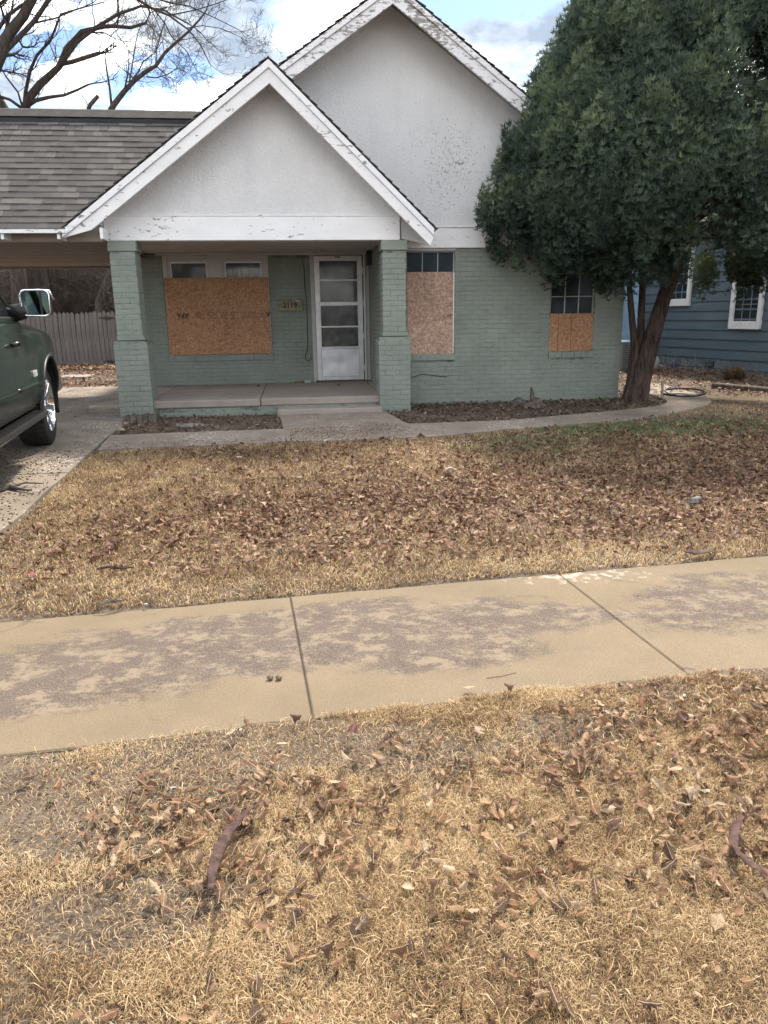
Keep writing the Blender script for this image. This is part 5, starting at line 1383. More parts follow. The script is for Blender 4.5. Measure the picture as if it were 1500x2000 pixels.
while len(lobes) < 800 and tries < 40000:
    tries += 1
    z = rg.uniform(pz[0]+.40, pz[-1]-.1); sz = rg.uniform(.20, .40)*(1 if z > 2.5 else .75); R_ = min(np.interp(z, pz, pr), np.interp(z-1.15*sz, pz, pr)+.10)-.02; th = rg.uniform(-pi, pi)
    if cos(th) > .08 and 1.98 < z < 2.9: R_ = max(R_, 2.45)
    if rg.random() > (R_+.3)/2.9 or (z > 6.9 and rg.random() < .6): continue
    rad = max(0, R_-sz*.55)*(1-.32*rg.random()**2.2)
    if th > .25 and rg.random() < .62: continue      # fewer on the far side
    rr_y = .92
    rad *= 1+.15*(vnoise(th*3.1+20, z*1.5, 1.0, 61)-.5)
    c = np.array([XC+rad*cos(th), YC+rr_y*rad*sin(th), z])
    if inhouse(c[None])[0]: continue
    if z < 2.75 and abs(c[0]-5.25) < .55 and z-sz*1.2 < 2.15: continue
    # gaps
    gapn = vnoise(th*2.2+9, z*1.0, 1.3, 55)
    if gapn < .15 and rad > .6 and z > 3.0 and cos(th) < -.05: continue
    lobes.append((c, sz, th))
NSP, NL = 210, 7
VS, TN = [], []
for c, sz, th in lobes:
    n = NSP
    # directions biased outwards and upwards
    o = np.array([cos(th), sin(th), .35]); d = rg.normal(0, 1, (n, 3)); d /= np.linalg.norm(d, axis=1)[:, None]
    d = d+o*.55; d /= np.linalg.norm(d, axis=1)[:, None]
    rr = sz*(.40+.75*rg.random(n)**.7)
    bpos = c+d*rr[:, None]*np.array([.78, .78, 1.45])
    up = d*.38+np.array([0, 0, 1.0])+rg.normal(0, .26, (n, 3)); up /= np.linalg.norm(up, axis=1)[:, None]
    side = np.cross(up, rg.normal(0, 1, (n, 3))); side /= np.linalg.norm(side, axis=1)[:, None]
    nrm_ = np.cross(up, side)
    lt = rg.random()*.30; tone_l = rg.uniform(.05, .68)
    for k in range(NL):
        a = (k-(NL-1)/2)*.36+rg.normal(0, .1, n); L = rg.uniform(.040, .095, n)*(1-.08*abs(k-3)); wd = L*rg.uniform(.095, .15, n)
        dr_ = up*np.cos(a)[:, None]+side*np.sin(a)[:, None]+nrm_*rg.normal(0, .16, n)[:, None]
        sd_ = np.cross(dr_, nrm_); b0 = bpos+dr_*(L*.12)[:, None]
        p0 = b0-sd_*wd[:, None]; p1 = b0+sd_*wd[:, None]+dr_*(L*.25)[:, None]; p2 = b0+dr_*L[:, None]
        VS.append(np.stack([p0, p1, p2], 1).reshape(-1, 3))
        tt = np.clip(tone_l+rg.normal(0, .12, n)+.34*(d[:, 2])+.0, 0, 1); TN.append(np.repeat(tt, 3))  # lobe tops paler, lower sides darker: light from above painted into tone
Vv = np.concatenate(VS); Tn = np.concatenate(TN)
ctr = Vv.reshape(-1, 3, 3).mean(1); keep = ~inhouse(ctr)
Vv = Vv.reshape(-1, 3, 3)[keep].reshape(-1, 3); Tn = Tn.reshape(-1, 3)[keep].reshape(-1)
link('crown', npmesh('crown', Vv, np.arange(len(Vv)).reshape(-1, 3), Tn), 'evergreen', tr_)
m = MB(); r = np.random.default_rng(3)
for c, sz, th in [l for l in lobes if l[0][2] > 2.9 and abs(l[0][0]-XC) < 1.9][::4]:
    z0 = min(c[2]-.2, 1.3+.55*(c[2]-1.6)+.2); s0 = np.array([XC-.1, YC+.2, max(1.7, z0)])
    mid = s0*.45+c*.55+r.normal(0, .08, 3); m.tube([s0, mid, c], [.028, .016, .006], 5, cap=False)
m.build('limbs', 'cedar_bark', tr_)

# ------------------------------------------------------------------ lawn cover
def blades(xy, length, width, lean, tone, seed, zoff=0.0, lay=.5):
    """curved blades: root pair, mid pair, tip"""
    r = np.random.default_rng(seed); n = len(xy); X, Y = xy[:, 0], xy[:, 1]
    Z = gz(X, Y)+zoff; az = r.uniform(0, 2*pi, n); ln = length*r.uniform(.55, 1.35, n); le = np.clip(r.normal(lean, .28, n), .05, 1.50)
    hx, hy = np.cos(az), np.sin(az); px_, py_ = -hy, hx
    m1 = ln*.5; mx_ = X+hx*m1*np.sin(le*.75); my_ = Y+hy*m1*np.sin(le*.75); mz_ = Z+m1*np.cos(le*.75)
    le2 = le+r.uniform(0, .9, n); bend = r.normal(0, .5, n)
    h2x, h2y = np.cos(az+bend), np.sin(az+bend)
    tx_ = mx_+h2x*ln*.5*np.sin(le2); ty_ = my_+h2y*ln*.5*np.sin(le2); tz_ = np.maximum(mz_+ln*.5*np.cos(le2), Z+.004)
    w_ = width*r.uniform(.6, 1.3, n)/2
    V = np.empty((n, 5, 3))
    V[:, 0] = np.stack([X-px_*w_, Y-py_*w_, Z-.004], -1); V[:, 1] = np.stack([X+px_*w_, Y+py_*w_, Z-.004], -1)
    V[:, 2] = np.stack([mx_-px_*w_, my_-py_*w_, mz_], -1); V[:, 3] = np.stack([mx_+px_*w_, my_+py_*w_, mz_+w_*.5], -1)
    V[:, 4] = np.stack([tx_, ty_, tz_], -1)
    b = np.arange(n)[:, None]*5; F = np.concatenate([b+np.array([[0, 1, 3]]), b+np.array([[0, 3, 2]]), b+np.array([[2, 3, 4]])], 1).reshape(-1, 3)
    T = np.repeat(tone, 5).reshape(n, 5).copy(); T[:, :2] *= np.where(T[:, :2] > 1, .97, .38); T[:, 2:4] *= np.where(T[:, 2:4] > 1, 1, .92)  # roots darkened: brown thatch plus painted shade between blades
    return V.reshape(-1, 3), F, T.reshape(-1)
def tones(X, Y, r, base=.55):
    t = base+.10+.65*(fbm(X, Y, 1.6, 21)-.5)+.35*(vnoise(X, Y, 9.0, 23)-.5)+r.normal(0, .25, len(X)); return np.clip(t, .0, .98)
r = np.random.default_rng(100)
def wedge(n, y0, y1, pad=.25):                   # points spread over what can be seen between two depths
    Y = np.sqrt(r.random(n)*(y1**2-y0**2)+y0**2); X = Y*(-.415)+r.random(n)*Y*(.415+.80); X = X+r.uniform(-pad, pad, n); return X, Y
# near strip
X, Y = wedge(540000, .95, 2.85)
Xe = r.uniform(-2.6, 4.4, 190000); Ye = r.uniform(.45, 3.1, 190000); ke = (Xe < -.42*Ye-.1) | (Xe > .80*Ye+.1) | (Ye < .95); X = np.concatenate([X, Xe[ke]]); Y = np.concatenate([Y, Ye[ke]])
ok = (Y < yl(NEAR, X)+.015*np.sin(X*9)+.012*np.sin(X*23)-.004)
X, Y = X[ok], Y[ok]
bare = fbm(X, Y, 2.3, 301)
for (cx, cy, rx, ry) in ((.02, 2.33, .42, .17), (-.66, 1.98, .22, .13), (-.50, 1.66, .22, .13), (-.55, 2.2, .25, .06), (1.05, 2.35, .25, .10)):
    bare = bare-.68*np.exp(-(((X-cx)/rx)**2+((Y-cy)/ry)**2))
dens = np.clip((bare-.24)*3.4, .09, 1.0); k = r.random(len(X)) < dens
X, Y, dens = X[k], Y[k], dens[k]
print('near blades', len(X))
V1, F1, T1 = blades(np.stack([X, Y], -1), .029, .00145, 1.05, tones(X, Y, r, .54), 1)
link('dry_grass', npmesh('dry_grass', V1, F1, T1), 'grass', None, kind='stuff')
# longer pale straws lying across
X, Y = wedge(3200, .95, 2.8); ok = (Y < yl(NEAR, X)-.01); X, Y = X[ok], Y[ok]
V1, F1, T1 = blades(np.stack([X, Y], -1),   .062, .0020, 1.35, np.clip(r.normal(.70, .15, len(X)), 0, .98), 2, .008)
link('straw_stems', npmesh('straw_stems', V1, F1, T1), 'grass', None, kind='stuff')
# lawn
LAWN = [(-2.13, 3.0), (-2.13, 7.93), (-.9, 8.0), (1.28, 8.04)]+RF[0:9]+[(6.6, 11.2), (7.6, 11.5), (10.5, 11.3), (11, 3.0)]
X, Y = wedge(340000, 3.7, 8.6, .5)
X2, Y2 = wedge(70000, 8.0, 11.4, .5); Xe = r.uniform(3.5, 9.5, 90000); Ye = r.uniform(4.1, 9.0, 90000); ke = Xe > .80*Ye+.3; X = np.concatenate([X, X2, Xe[ke]]); Y = np.concatenate([Y, Y2, Ye[ke]])
ok = inpoly(X, Y, LAWN) & (Y > yl(FAR, X)+.030+.016*np.sin(X*11)+.01*np.sin(X*27)); X, Y = X[ok], Y[ok]
dn = fbm(X, Y, 1.4, 302); far_bare = np.clip((Y-9.0)/1.6, 0, 1)*(X > 4.5)
k = r.random(len(X)) < np.clip(.35+1.3*dn, .4, 1)*(1-.62*far_bare); X, Y = X[k], Y[k]
far_bare = np.clip((Y-9.0)/1.6, 0, 1)*(X > 4.5); t = tones(X, Y, r, .54)
gc = np.exp(-(((X-3.7)/1.7)**2+((Y-8.1-.12*(X-3.7))/.85)**2))+.8*np.exp(-(((X-5.4)/1.1)**2+((Y-8.35)/.7)**2))+.4*np.exp(-(((X-2.3)/.6)**2+((Y-7.5)/.4)**2))
gm = r.random(len(X)) < np.clip(gc*.95-.18+.7*(fbm(X, Y, 2.4, 55)-.5), 0, .8)
t = np.where(gm, 1.08+r.random(len(X))*.9, t); t = np.where((~gm) & (r.random(len(X)) < .012), 1.5, t)
t = np.where((far_bare > .3) & (~gm), np.clip(t-.12, .03, 1), t)
edge = np.clip(1-(Y-yl(FAR, X))/.10, 0, 1)
print('lawn blades', len(X))
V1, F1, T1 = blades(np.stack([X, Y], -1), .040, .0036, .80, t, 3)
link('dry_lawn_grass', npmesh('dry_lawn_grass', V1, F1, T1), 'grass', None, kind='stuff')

# ------------------------------------------------------------------ fallen leaves
def leafproto(kind, seed):
    """outline of a dry leaf, curled; unit length 1 along x"""
    q = random.Random(seed); pts = []
    if kind == 'oak': half = [(.0, .015), (.10, .02), (.20, .10), (.27, .17), (.34, .10), (.44, .25), (.50, .33), (.54, .14), (.66, .28), (.72, .26), (.76, .10), (.88, .13), (1.0, .0)]
    elif kind == 'lance': half = [(.0, .012), (.12, .02), (.25, .12), (.45, .19), (.62, .18), (.80, .11), (1.0, .0)]
    else: half = [(.0, .012), (.10, .04), (.22, .20), (.42, .31), (.60, .30), (.78, .20), (.90, .09), (1.0, .0)]
    half = [(x, w_*q.uniform(.75, 1.2)) for x, w_ in half]; n = len(half)
    cl, cw, tw = q.uniform(-2.2, 2.2), q.uniform(.1, 2.2)*q.choice([-1, 1]), q.uniform(-.6, .6)
    def bend(x, y):
        a = tw*x; y2, z2 = y*cos(a+0), y*sin(a)
        z = z2+cw*y*y*1.6+cl*.16*(x-.5)**2+.025*sin(x*14+y*9); return (x*(1-.06*abs(cl)), y2*(1-.25*min(1, abs(cw)*abs(y)*2)), z)
    V = []
    for x, w_ in half: V += [bend(x, w_), bend(x, w_*.5), bend(x, 0), bend(x, -w_*.5), bend(x, -w_*q.uniform(.8, 1.1))]
    F = []
    for i in range(n-1):
        for j in range(4): a = i*5+j; F.append((a, a+1, a+6, a+5))
    V = np.array(V); V[:, 0] -= .5; V[:, 2] -= V[:, 2].min(); return V, np.array(F)
kinds = ['oak', 'oak', 'ovate', 'lance', 'oak', 'ovate', 'ovate', 'oak', 'lance', 'ovate', 'oak', 'oak', 'lance', 'ovate', 'oak', 'lance']
protos = [leafproto(k, 10+i) for i, k in enumerate(kinds)]
def lowleaf(i):
    V, F = protos[i]; n = len(V)//5; st = list(range(0, n, 2)) if n > 8 else list(range(n))
    if st[-1] != n-1: st.append(n-1)
    if kinds[i] == 'oak': st = [0, 3, 5, 7, 9, 12]
    W = np.array([V[5*k+j] for k in st for j in (0, 2, 4)]); G = [(3*a+j, 3*a+j+1, 3*a+j+4, 3*a+j+3) for a in range(len(st)-1) for j in range(2)]; return W, np.array(G)
lows = [lowleaf(i) for i in range(len(protos))]
def scatter_leaves(n, region, size, seed, tilt=.35):
    q = np.random.default_rng(seed); out = []
    X, Y = region(n, q); Z = gz(X, Y)
    for i in range(len(X)):
        out.append((X[i], Y[i], Z[i], q.uniform(0, 2*pi), q.normal(0, tilt), q.normal(0, tilt), q.uniform(*size), q.integers(0, len(protos)), q.random()))
    return out
def near_region(n, q):
    Y = np.sqrt(q.random(n)*(2.75**2-.95**2)+.95**2); X = Y*(-.42)+q.random(n)*Y*(.42+.84); e_ = q.random(n) < .22; X = np.where(e_, q.uniform(-2.2, 4.0, n), X); Y = np.where(e_, q.uniform(.5, 3.0, n), Y)
    d = fbm(X, Y, 1.5, 401)
    for (cx, cy, rx, ry, a) in ((-.25, 1.85, .34, .26, .95), (1.25, 1.95, .35, .5, .75), (1.5, 2.35, .35, .18, .5), (.45, 1.6, .5, .3, .25), (-.2, 1.35, .4, .2, .3), (.35, 1.2, .6, .2, .2), (-.75, 2.25, .3, .1, .3)):
        d = d+a*np.exp(-(((X-cx)/rx)**2+((Y-cy)/ry)**2))
    k = (q.random(n) < np.clip((d-.52)*2.5, .03, 1)) & (Y < yl(NEAR, X)-.02); return X[k], Y[k]
def lawn_region(n, q):
    Y = np.sqrt(q.random(n)*(9.2**2-3.85**2)+3.85**2); X = Y*(-.42)+q.random(n)*Y*(.42+.82+.35*(q.random(n) < .3))
    v = np.clip(.38+.34*(X+1.3), 0, 1)
    c = np.exp(-((Y-(5.35+.07*X))/(.85+.13*np.clip(X, 0, 6)))**2)*v
    c = c*1.30+.30*np.exp(-((Y-7.3)/.8)**2)*np.clip((X+2)/1.5, 0, 1)+.25*(fbm(X, Y, 1.2, 402)-.45)+.55*(fbm(X, Y, 4.5, 403)-.5)
    k = (q.random(n) < np.clip(c*1.05, .035, 1)) & inpoly(X, Y, LAWN) & (Y > yl(FAR, X)+.10+.16*vnoise(X, Y, 2.5, 7)); return X[k], Y[k]
NLV = scatter_leaves(4300, near_region, (.022, .064), 5, .38); LLV = scatter_leaves(36000, lawn_region, (.034, .078), 6, .42)
def score(l): return -(l[6]/math.sqrt(l[0]**2+l[1]**2+EYE**2))
def visible(l): 
    x = (np.array(l[:3])-_C); z_ = x@_F; return abs(x@_Rt/z_) < .52 and abs(x@_Up/z_) < .70
nv = [l for l in NLV if visible(l)]; nv.sort(key=score)
ind = nv[:284]; ids = set(map(id, ind)); restn = [l for l in NLV if id(l) not in ids]
def place_mat(l, lift):
    x, y, z, a, t1, t2, s_, k, tn = l
    return Matrix.Translation((x, y, z+lift))@Matrix.Rotation(a, 4, 'Z')@Matrix.Rotation(t1, 4, 'X')@Matrix.Rotation(t2, 4, 'Y')@Matrix.Scale(s_, 4)
def joinleaves(name, L, matn, lift, low=True):
    VS, FS, TS = [], [], []; k0 = 0
    for l in L:
        M = np.array(place_mat(l, lift)); V, F = (lows if low else protos)[l[7]]
        VS.append(V@M[:3, :3].T+M[:3, 3]); FS.append(F+k0); TS.append(np.full(len(V), l[8])); k0 += len(V)
    me = npmesh(name, np.concatenate(VS), np.concatenate(FS), np.concatenate(TS)); return link(name, me, matn, None, smooth=True, kind='stuff')
joinleaves('small_fallen_leaves', restn, 'leaf', .022, False); joinleaves('lawn_leaves', LLV, 'leaf_dark', .030)
pm = [npmesh('fallen_leaf', V, F) for V, F in protos]
for me in pm: me.polygons.foreach_set('use_smooth', [True]*len(me.polygons)); me.materials.append(MAT['leaf_big'])
shape_w = {'oak': 'lobed', 'lance': 'narrow curled', 'ovate': 'rounded'}
def zone(x, y):
    d = y-float(yl(NEAR, x))
    if d > -.28: return 'close to the pavement edge '+('at left' if x < -.1 else ('in the middle' if x < .9 else 'at right'))
    if math.hypot(x+.23, y-1.8) < .22: return 'beside the long dark seed pod'
    if math.hypot(x-1.2, y-1.6) < .30: return 'beside the ridged pod at the right edge'
    row = 'in the straw halfway down the strip' if y > 1.55 else ('low in the straw' if y > 1.2 else 'at the very bottom of the view')
    return row+(' at far left' if x < -.35 else (' left of middle' if x < .1 else (' right of middle' if x < .6 else ' at far right')))
for l in ind:
    o = bpy.data.objects.new('fallen_leaf', pm[l[7]]); COL.objects.link(o); o.matrix_world = place_mat(l, .024); tn = l[8]
    o.color = (tn, tn, tn, 1); hue = 'dark brown' if tn < .30 or tn > .985 else ('rust brown' if tn < .56 else ('tan' if tn < .80 else 'pale buff'))
    big = 'large ' if l[6] > .058 else ('small ' if l[6] < .038 else '')
    lab = big+hue+' '+shape_w[kinds[l[7]]]+' leaf '+zone(l[0], l[1])
    tagit(o, lab, 'leaf', 'fallen leaves on the near grass strip')

# mulch and litter
def poly_pts(poly, n, q):
    P = np.array([p[:2] for p in poly]); lo, hi = P.min(0), P.max(0); X = q.uniform(lo[0], hi[0], n); Y = q.uniform(lo[1], hi[1], n); k = inpoly(X, Y, poly); return X[k], Y[k]
def litter(name, poly, n, size, seed, matn='mulch', lift=.012, tilt=.35, zf=gz):
    q = np.random.default_rng(seed); X, Y = poly_pts(poly, n, q); Z = zf(X, Y)
    L = [(X[i], Y[i], Z[i], q.uniform(0, 6.28), q.normal(0, tilt), q.normal(0, tilt), q.uniform(*size), q.integers(0, len(protos)), q.random()) for i in range(len(X))]
    return joinleaves(name, L, matn, lift)
litter('mulch_litter', MULCH_R, 3900, (.03, .075), 71); litter('mulch_bed_litter', MULCH_L, 1300, (.025, .065), 72)
BACK = [(-13, 15.5), (-2.4, 15.5), (-2.4, 22.1), (-13, 22.1)]
litter('yard_leaves', BACK, 4200, (.06, .13), 73, 'leaf_dark', .02)
litter('fence_leaf_drift', [(-9, 20.6), (-4, 20.2), (-3.6, 21.9), (-9, 21.95)], 1500, (.08, .16), 74, 'leaf', .08, .6)
litter('driveway_end_litter', [(-6, 15.3), (-2.5, 15.2), (-2.4, 16.4), (-6, 16.2)], 900, (.05, .11), 75, 'leaf_dark', .03)
SIDE = [(4.98, 11.2), (6.2, 11.6), (7.4, 10.6), (10.3, 10.8), (9.9, 13), (8.7, 18.3), (5.0, 18.5)]
litter('side_yard_litter', SIDE, 6000, (.04, .10), 76, 'leaf_dark', .015)
gd = lambda X, Y: g0(Y)+.032
def gravel(name, poly, n, size, seed, zf, matn='rock'):
    q = np.random.default_rng(seed); X, Y = poly_pts(poly, n, q); Z = zf(X, Y); nn = len(X); s_ = q.uniform(size[0], size[1], nn)
    base = np.array([[1, 0, 0], [0, 1, 0], [-1, 0, 0], [0, -1, 0], [0, 0, .8], [0, 0, -.4]]); Fb = np.array([[0, 1, 4], [1, 2, 4], [2, 3, 4], [3, 0, 4], [1, 0, 5], [2, 1, 5], [3, 2, 5], [0, 3, 5]])
    V = base[None]*s_[:, None, None]*q.uniform(.6, 1.4, (nn, 6, 1)); a = q.uniform(0, 6.28, nn); c, s2 = np.cos(a), np.sin(a)
    Vx = V[..., 0]*c[:, None]-V[..., 1]*s2[:, None]+X[:, None]; Vy = V[..., 0]*s2[:, None]+V[..., 1]*c[:, None]+Y[:, None]; Vz = V[..., 2]+Z[:, None]
    Vv = np.stack([Vx, Vy, Vz], -1).reshape(-1, 3); F = (Fb[None]+6*np.arange(nn)[:, None, None]).reshape(-1, 3)
    return link(name, npmesh(name, Vv, F, np.repeat(q.random(nn), 6)), matn, None, kind='stuff')
gravel('path_gravel', [(-.14, 8.06), (1.25, 8.08), (1.36, 8.45), (1.2, 8.95), (-.1, 8.75)], 1300, (.003, .010), 81, gd, 'leaf')
gravel('path_grit', [(-2.1, 7.96), (-.2, 8.06), (-.2, 8.3), (-2.1, 8.2)], 500, (.003, .008), 82, gd, 'leaf')
gravel('driveway_grit', [(-4.5, 4.0), (-2.2, 4.0), (-2.2, 7.9), (-4.5, 8.4)], 5200, (.003, .012), 83, gd, 'mulch')
gravel('lawn_edge_crumbs', [(-2.0, 3.70), (3.2, 4.17), (6, 4.42), (6, 4.50), (3.2, 4.25), (-2.0, 3.80)], 2500, (.003, .011), 84, lambda X, Y: gz(X, Y)+.003, 'mulch')
gravel('soil_crumbs', [(-1.4, .9), (2.4, .9), (2.4, 2.74), (-1.4, 2.46)], 9000, (.0015, .006), 85, lambda X, Y: gz(X, Y)+.001, 'mulch')
litter('driveway_leaves', [(-4.5, 4.0), (-2.2, 4.0), (-2.2, 12), (-4.5, 12)], 120, (.02, .05), 86, 'mulch', .005, .3, gd)
litter('path_leaves', RF[:10]+RB[:9][::-1], 60, (.02, .05), 87, 'mulch', .005, .3, gd)
# dead stems by the blue wall
r = np.random.default_rng(19); m = MB()
for _ in range(110):
    s = r.uniform(.3, Lw-1); q = wallpt(s, r.uniform(.15, .9), .17); twigs(m, r, np.array(q), np.array([r.normal(0, .5), r.normal(0, .5), 1]), r.uniform(.12, .38), .004, 1, up=0)
link('dead_stems', m.mesh('dead_stems'), 'twig', None, kind='stuff')
p = at(1435, 742); t = thing('dead_grass_clump', (p[0], p[1], .2), 'dead grey brown grass clump by the blue wall', 'plant')
n = 900; ax_ = r.normal(0, .17, n); ay_ = r.normal(0, .13, n)
gzz = g0(p[1]); X, Y = p[0]+ax_*.5, p[1]+ay_*.5
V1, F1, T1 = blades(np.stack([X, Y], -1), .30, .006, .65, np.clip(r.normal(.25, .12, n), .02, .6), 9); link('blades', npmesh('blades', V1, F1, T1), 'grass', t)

# ------------------------------------------------------------------ small things
def pod(px, width, label, z=.03, lens=1.0, gzf=True, mat_='pod', name='seed_pod', flat=.22, lift=.035):
    P = [at(x, y) for x, y in px]; P = [np.array([p[0], p[1], float(gz(p[0], p[1]))+lift+.008*sin(i*1.4)]) for i, p in enumerate(P)]
    Q = []
    for i in range(len(P)-1):
        for j in range(5): Q.append(P[i]+(P[i+1]-P[i])*j/5)
    Q.append(P[-1]); n = len(Q); k = 12; m = MB()
    for i, c in enumerate(Q):
        t = Q[min(i+1, n-1)]-Q[max(i-1, 0)]; t /= np.linalg.norm(t); sd_ = np.array([-t[1], t[0], 0]); f = i/(n-1); ww = width*(math.sin(pi*min(max(f, .03), .97))**.35)*(1+.10*math.sin(i*2.1))
        for j in range(k):
            a = 2*pi*j/k; tw_ = .5*sin(f*5); x_, z_ = cos(a)*ww/2, sin(a)*ww/2*flat
            m.v.append(tuple(c+sd_*(x_*cos(tw_)-z_*sin(tw_))+np.array([0, 0, 1])*(x_*sin(tw_)+z_*cos(tw_)+.003*sin(i*2.1))))
    for i in range(n-1):
        for j in range(k): m.f.append((i*k+j, i*k+(j+1) % k, (i+1)*k+(j+1) % k, (i+1)*k+j))
    m.f.append(tuple(range(k-1, -1, -1))); m.f.append(tuple((n-1)*k+j for j in range(k)))
    return tagit(m.build(name, mat_, None, smooth=True), label, 'seed pod' if name == 'seed_pod' else name.replace('_', ' '))
pod([(415, 1785), (420, 1745), (433, 1700), (450, 1660), (478, 1630), (512, 1612)], .034, 'long curved dark seed pod among leaves on the near grass', lift=.065)
pod([(1446, 1632), (1430, 1655), (1427, 1685), (1440, 1710)], .028, 'broad ridged seed pod at the right edge of the near grass', lift=.065)
pod([(1432, 1690), (1450, 1718), (1478, 1735), (1505, 1765)], .018, 'thin twisted seed pod trailing to the right edge', lift=.055)
pod([(1330, 1086), (1352, 1090), (1380, 1088), (1400, 1080)], .045, 'dark seed pod on the far edge of the pavement', lift=.05)
pod([(192, 1197), (215, 1196), (235, 1192), (252, 1188)], .022, 'strip of dark bark on the pavement edge at left', mat_='stump', name='bark_strip', lift=.06)
pod([(278, 1178), (290, 1172), (306, 1180)], .03, 'curled brown leaf by the pavement edge at left', mat_='leaf', name='curled_leaf', lift=.05)
for x, lb in ((528, 'left of the two small brown nuts on the pavement'), (545, 'right of the two small brown nuts on the pavement')):
    p = at(x, 1328); bm = bmesh.new(); bmesh.ops.create_icosphere(bm, subdivisions=3, radius=.0125)
    for v in bm.verts: v.co *= 1+.06*sin(v.co.x*300)+.05*cos(v.co.y*260); 
    bmesh.ops.scale(bm, vec=(1.1, 1, .85), verts=bm.verts); me = bpy.data.meshes.new('nut'); bm.to_mesh(me); bm.free()
    tagit(link('nut', me, 'nut', None, loc=(p[0], p[1], .012), smooth=True), lb, 'nut')
def flatleaf(px, size, rot, matn, label, kind=0, name='pale_leaf', cat='leaf', lift=.04):
    p = at(*px); z = float(gz(p[0], p[1])); 
    if z < -.05: z = 0; 
    me = npmesh(name, *protos[kind]); o = link(name, me, matn, None, smooth=True)
    o.matrix_world = Matrix.Translation((p[0], p[1], z+lift))@Matrix.Rotation(rot, 4, 'Z')@Matrix.Rotation(.15, 4, 'X')@Matrix.Scale(size, 4); return tagit(o, label, cat)
flatleaf((460, 1452), .085, .6, 'paleleaf', 'bleached oak leaf near the pavement edge', 0); flatleaf((690, 1462), .075, 1.2, 'redleaf', 'dark red leaf standing in bare soil before the pavement', 2, 'red_leaf', lift=.055)
flatleaf((917, 1353), .065, .1, 'paleleaf', 'pale papery leaf on the pavement front edge', 3, lift=.02); flatleaf((1385, 1390), .05, .9, 'paleleaf', 'pale leaf in the brown drift at right', 4)
flatleaf((212, 1102), .07, .4, 'redleaf', 'dark red leaf in the lawn at left', 5, 'red_leaf', lift=.05); flatleaf((65, 1143), .07, .2, 'red_bit', 'faded red scrap in the straw at far left', 6, 'red_scrap', 'litter', .045)
def blob(name, px, dims, matn, label, cat, z0=0, seed=1, rough=.25, sub=3):
    p = at(*px); bm = bmesh.new(); bmesh.ops.create_icosphere(bm, subdivisions=sub, radius=1.0); q = random.Random(seed); f = [q.uniform(2, 5) for _ in range(6)]
    for v in bm.verts: v.co *= 1+rough*(sin(v.co.x*f[0]+f[3])*cos(v.co.y*f[1]+f[4])+.5*sin(v.co.z*f[2]*1.7+f[5]))*.7
    bmesh.ops.scale(bm, vec=dims, verts=bm.verts); me = bpy.data.meshes.new(name); bm.to_mesh(me); bm.free()
    return tagit(link(name, me, matn, None, loc=(p[0], p[1], max(float(g0(p[1])), 0)+z0), smooth=True), label, cat)
blob('plastic_bag', (1355, 990), (.055, .035, .03), 'grey_plastic', 'crumpled grey plastic bag lying in the lawn leaves', 'plastic bag', .05, 4, .5)
blob('flat_stone', (372, 833), (.19, .13, .03), 'rock', 'flat round stone in the bed by the left post', 'stone', .01, 2, .08)
blob('white_pebble', (237, 846), (.045, .03, .025), 'paleleaf', 'small pale pebble in the bed by the driveway corner', 'pebble', .04, 3)
blob('white_pebble', (286, 1190), (.010, .007, .005), 'white_plastic', 'tiny white pebble at the pavement edge', 'pebble', .03, 5)
blob('white_pebble', (340, 1557), (.013, .009, .006), 'white_plastic', 'small white stone in the near grass at left', 'pebble', .03, 6)
blob('white_pebble', (1334, 1372), (.009, .008, .006), 'white_plastic', 'small white stone in the near grass at right', 'pebble', .03, 7)
blob('soil_clod', (1045, 795), (.16, .12, .09), 'stump', 'dark lump of bark against the green wall', 'clod', .02, 8, .5)
blob('soil_clod', (1012, 790), (.12, .10, .06), 'stump', 'small dark clod left of the bark lump', 'clod', .02, 9, .5)
p = at(1037, 784); 
m = MB(); m.tube([(p[0], 11.035, .2), (p[0]+.01, 11.036, .32), (p[0]-.01, 11.038, .43)], [.035, .03, .012], 6); tagit(m.build('dead_stub', 'stump', None), 'dead green stained stub rising against the brick wall', 'plant stub')
# white curved piece on the lawn, paper bit
p = at(880, 932); pts = [(p[0]-.055+.11*k/8, p[1]+.02*sin(k/8*pi*.5), float(g0(p[1]))+.06+.03*sin(k/8*pi)*(1-.5*k/8)) for k in range(9)]
tagit(MB().tube(pts, .010, 8).build('white_tube', 'white_plastic', None, smooth=True), 'bent white plastic piece lying on the leafy lawn', 'litter')
p = at(306, 936); z = float(g0(p[1])); tagit(MB().box(p[0]-.012, p[0]+.012, p[1]-.004, p[1]+.004, z+.03, z+.065).build('paper_scrap', 'white_plastic', None), 'small upright white scrap in the lawn at left', 'litter')
# stick on the driveway
P = [at(x, y) for x, y in [(-20, 972), (8, 966), (22, 962), (38, 966), (62, 969)]]; P = [np.array([p[0], p[1], float(g0(p[1]))+.05]) for p in P]
m = MB().tube(P, [.02, .022, .026, .014, .008], 6); m.tube([P[2], P[2]+np.array([.1, .06, .02]), P[2]+np.array([.25, .05, .01])], [.012, .009, .005], 5)
tagit(m.build('stick', 'bark_grey', None), 'knobbly grey stick lying across the driveway', 'stick')
P = [at(x, y) for x, y in [(192, 1133), (215, 1127), (240, 1130), (262, 1126)]]; P = [np.array([p[0], p[1], float(gz(p[0], p[1]))+.05]) for p in P]
tagit(MB().tube(P, [.007, .009, .008, .004], 6).build('stick', 'bark', None), 'dark twig in the straw beside the lawn leaves', 'stick')
for px, lb in (([(400, 1315+8), (430, 1319), (452, 1313)], 'a'),): pass
P = [onZ(x, y, .004) for x, y in [(950, 1324), (980, 1320), (1008, 1313)]]; tagit(MB().tube(P, .0017, 5).build('dry_stem', 'twig', None), 'thin dry stem lying on the pavement', 'stem')
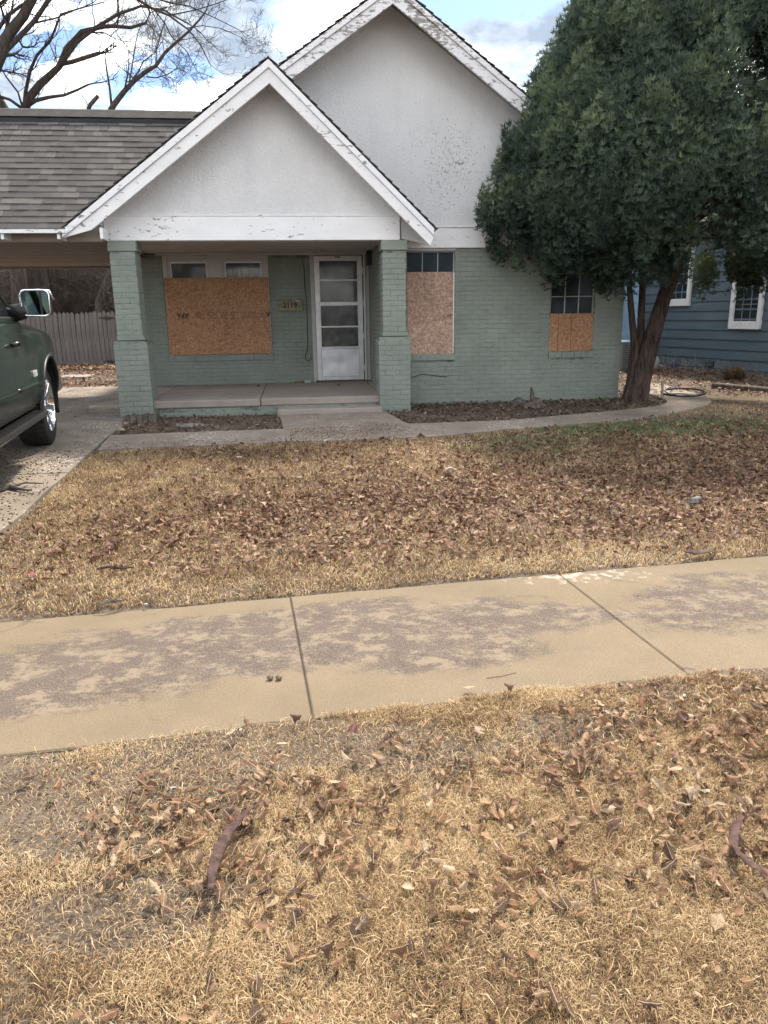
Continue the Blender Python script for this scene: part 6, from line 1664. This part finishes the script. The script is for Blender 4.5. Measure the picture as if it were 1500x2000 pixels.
P = [onZ(x, y, .004) for x, y in [(1330, 1302), (1345, 1304), (1358, 1306)]]; tagit(MB().tube(P, .002, 5).build('dry_stem', 'twig', None), 'short dry stem at the right pavement joint', 'stem')
# rotten stump under the left post corner
q = at(235, 832); m = MB(); rr2 = random.Random(3); 
vs = []; n = 18
for k in range(n+1):
    x = q[0]+.0+.42*k/n; zt = .305+rr2.uniform(-.02, .02); d_ = rr2.uniform(-.015, .015)
    vs += [(x, q[1]+.12+d_, .13), (x+rr2.uniform(-.01, .01), q[1]+.17+d_, zt), (x, q[1]+.42, zt)]
m.add(vs, [(3*k+j, 3*k+3+j, 3*k+4+j, 3*k+1+j) for k in range(n) for j in range(2)])
m.add([vs[0], vs[1], vs[2], (vs[2][0], vs[2][1], .1)], [(0, 1, 2, 3)]); m.add([vs[-3], vs[-2], vs[-1], (vs[-1][0], vs[-1][1], .1)], [(3, 2, 1, 0)])
tagit(m.build('rotten_log', 'stump', None), 'dark rotten log end lying under the left porch post', 'log')
# concrete slab stone left of the left post, crumbs on the porch
p = at(212, 800); m = MB().slab([(p[0]-.28, p[1]-.05), (p[0]+.20, p[1]-.1), (p[0]+.25, p[1]+.9), (p[0]-.05, p[1]+.85)], .285, .1)
tagit(m.build('paving_stone', 'conc_porch', None, bevel=.02), 'sloping grey paving stone beside the left porch post', 'paving stone')
p = onZ(148, 738, .22); m = MB().box(p[0]-.35, p[0]+.35, p[1]-.4, p[1]+.4, .2, .27); tagit(m.build('concrete_chunk', 'conc_porch', None), 'pale concrete slab piece lying in the back yard', 'concrete piece')
p = onY(600, 745, 12.80); tagit(MB().box(p[0]-.045, p[0]+.06, 12.76, 12.85, .431, .468).build('mortar_chunk', 'white_plastic', None, bevel=.008), 'pale mortar chunk on the porch floor by the door', 'chunk')
q = random.Random(8)
for i, x in enumerate((578, 586, 592)): 
    p = onZ(x, 747, .44); tagit(MB().tube([(p[0]-.03, 12.83, .437), (p[0]+.03, 12.82+.01*i, .447)], [.010, .014], 5).build('brick_crumb', 'rust', None), 'small brown brick crumb on the porch floor beside the pale chunk', 'crumb', 'brick crumbs on the porch floor')
for px_, lb in (((662, 755), 'dark crumpled leaf on the porch floor before the door'), ((505, 757), 'dark crumpled leaf on the porch floor before the window')):
    p = onZ(*px_, .435); o = link('porch_leaf', npmesh('porch_leaf', *protos[5]), 'mulch', None, smooth=True); o.matrix_world = Matrix.Translation((p[0], p[1], .436))@Matrix.Scale(.07, 4); tagit(o, lb, 'leaf')
# kerb corner at the lower right
q = P2((1440, 2012), (1462, 1992), (1500, 1975), (1600, 1940)); 
m = MB().slab([q[0], (q[0][0]+.02, q[0][1]-.3), (q[3][0]+.2, q[3][1]-.3), q[3], q[2], q[1]], .018, .12); tagit(m.build('kerb', 'soil', None, bevel=.01), kind='structure')
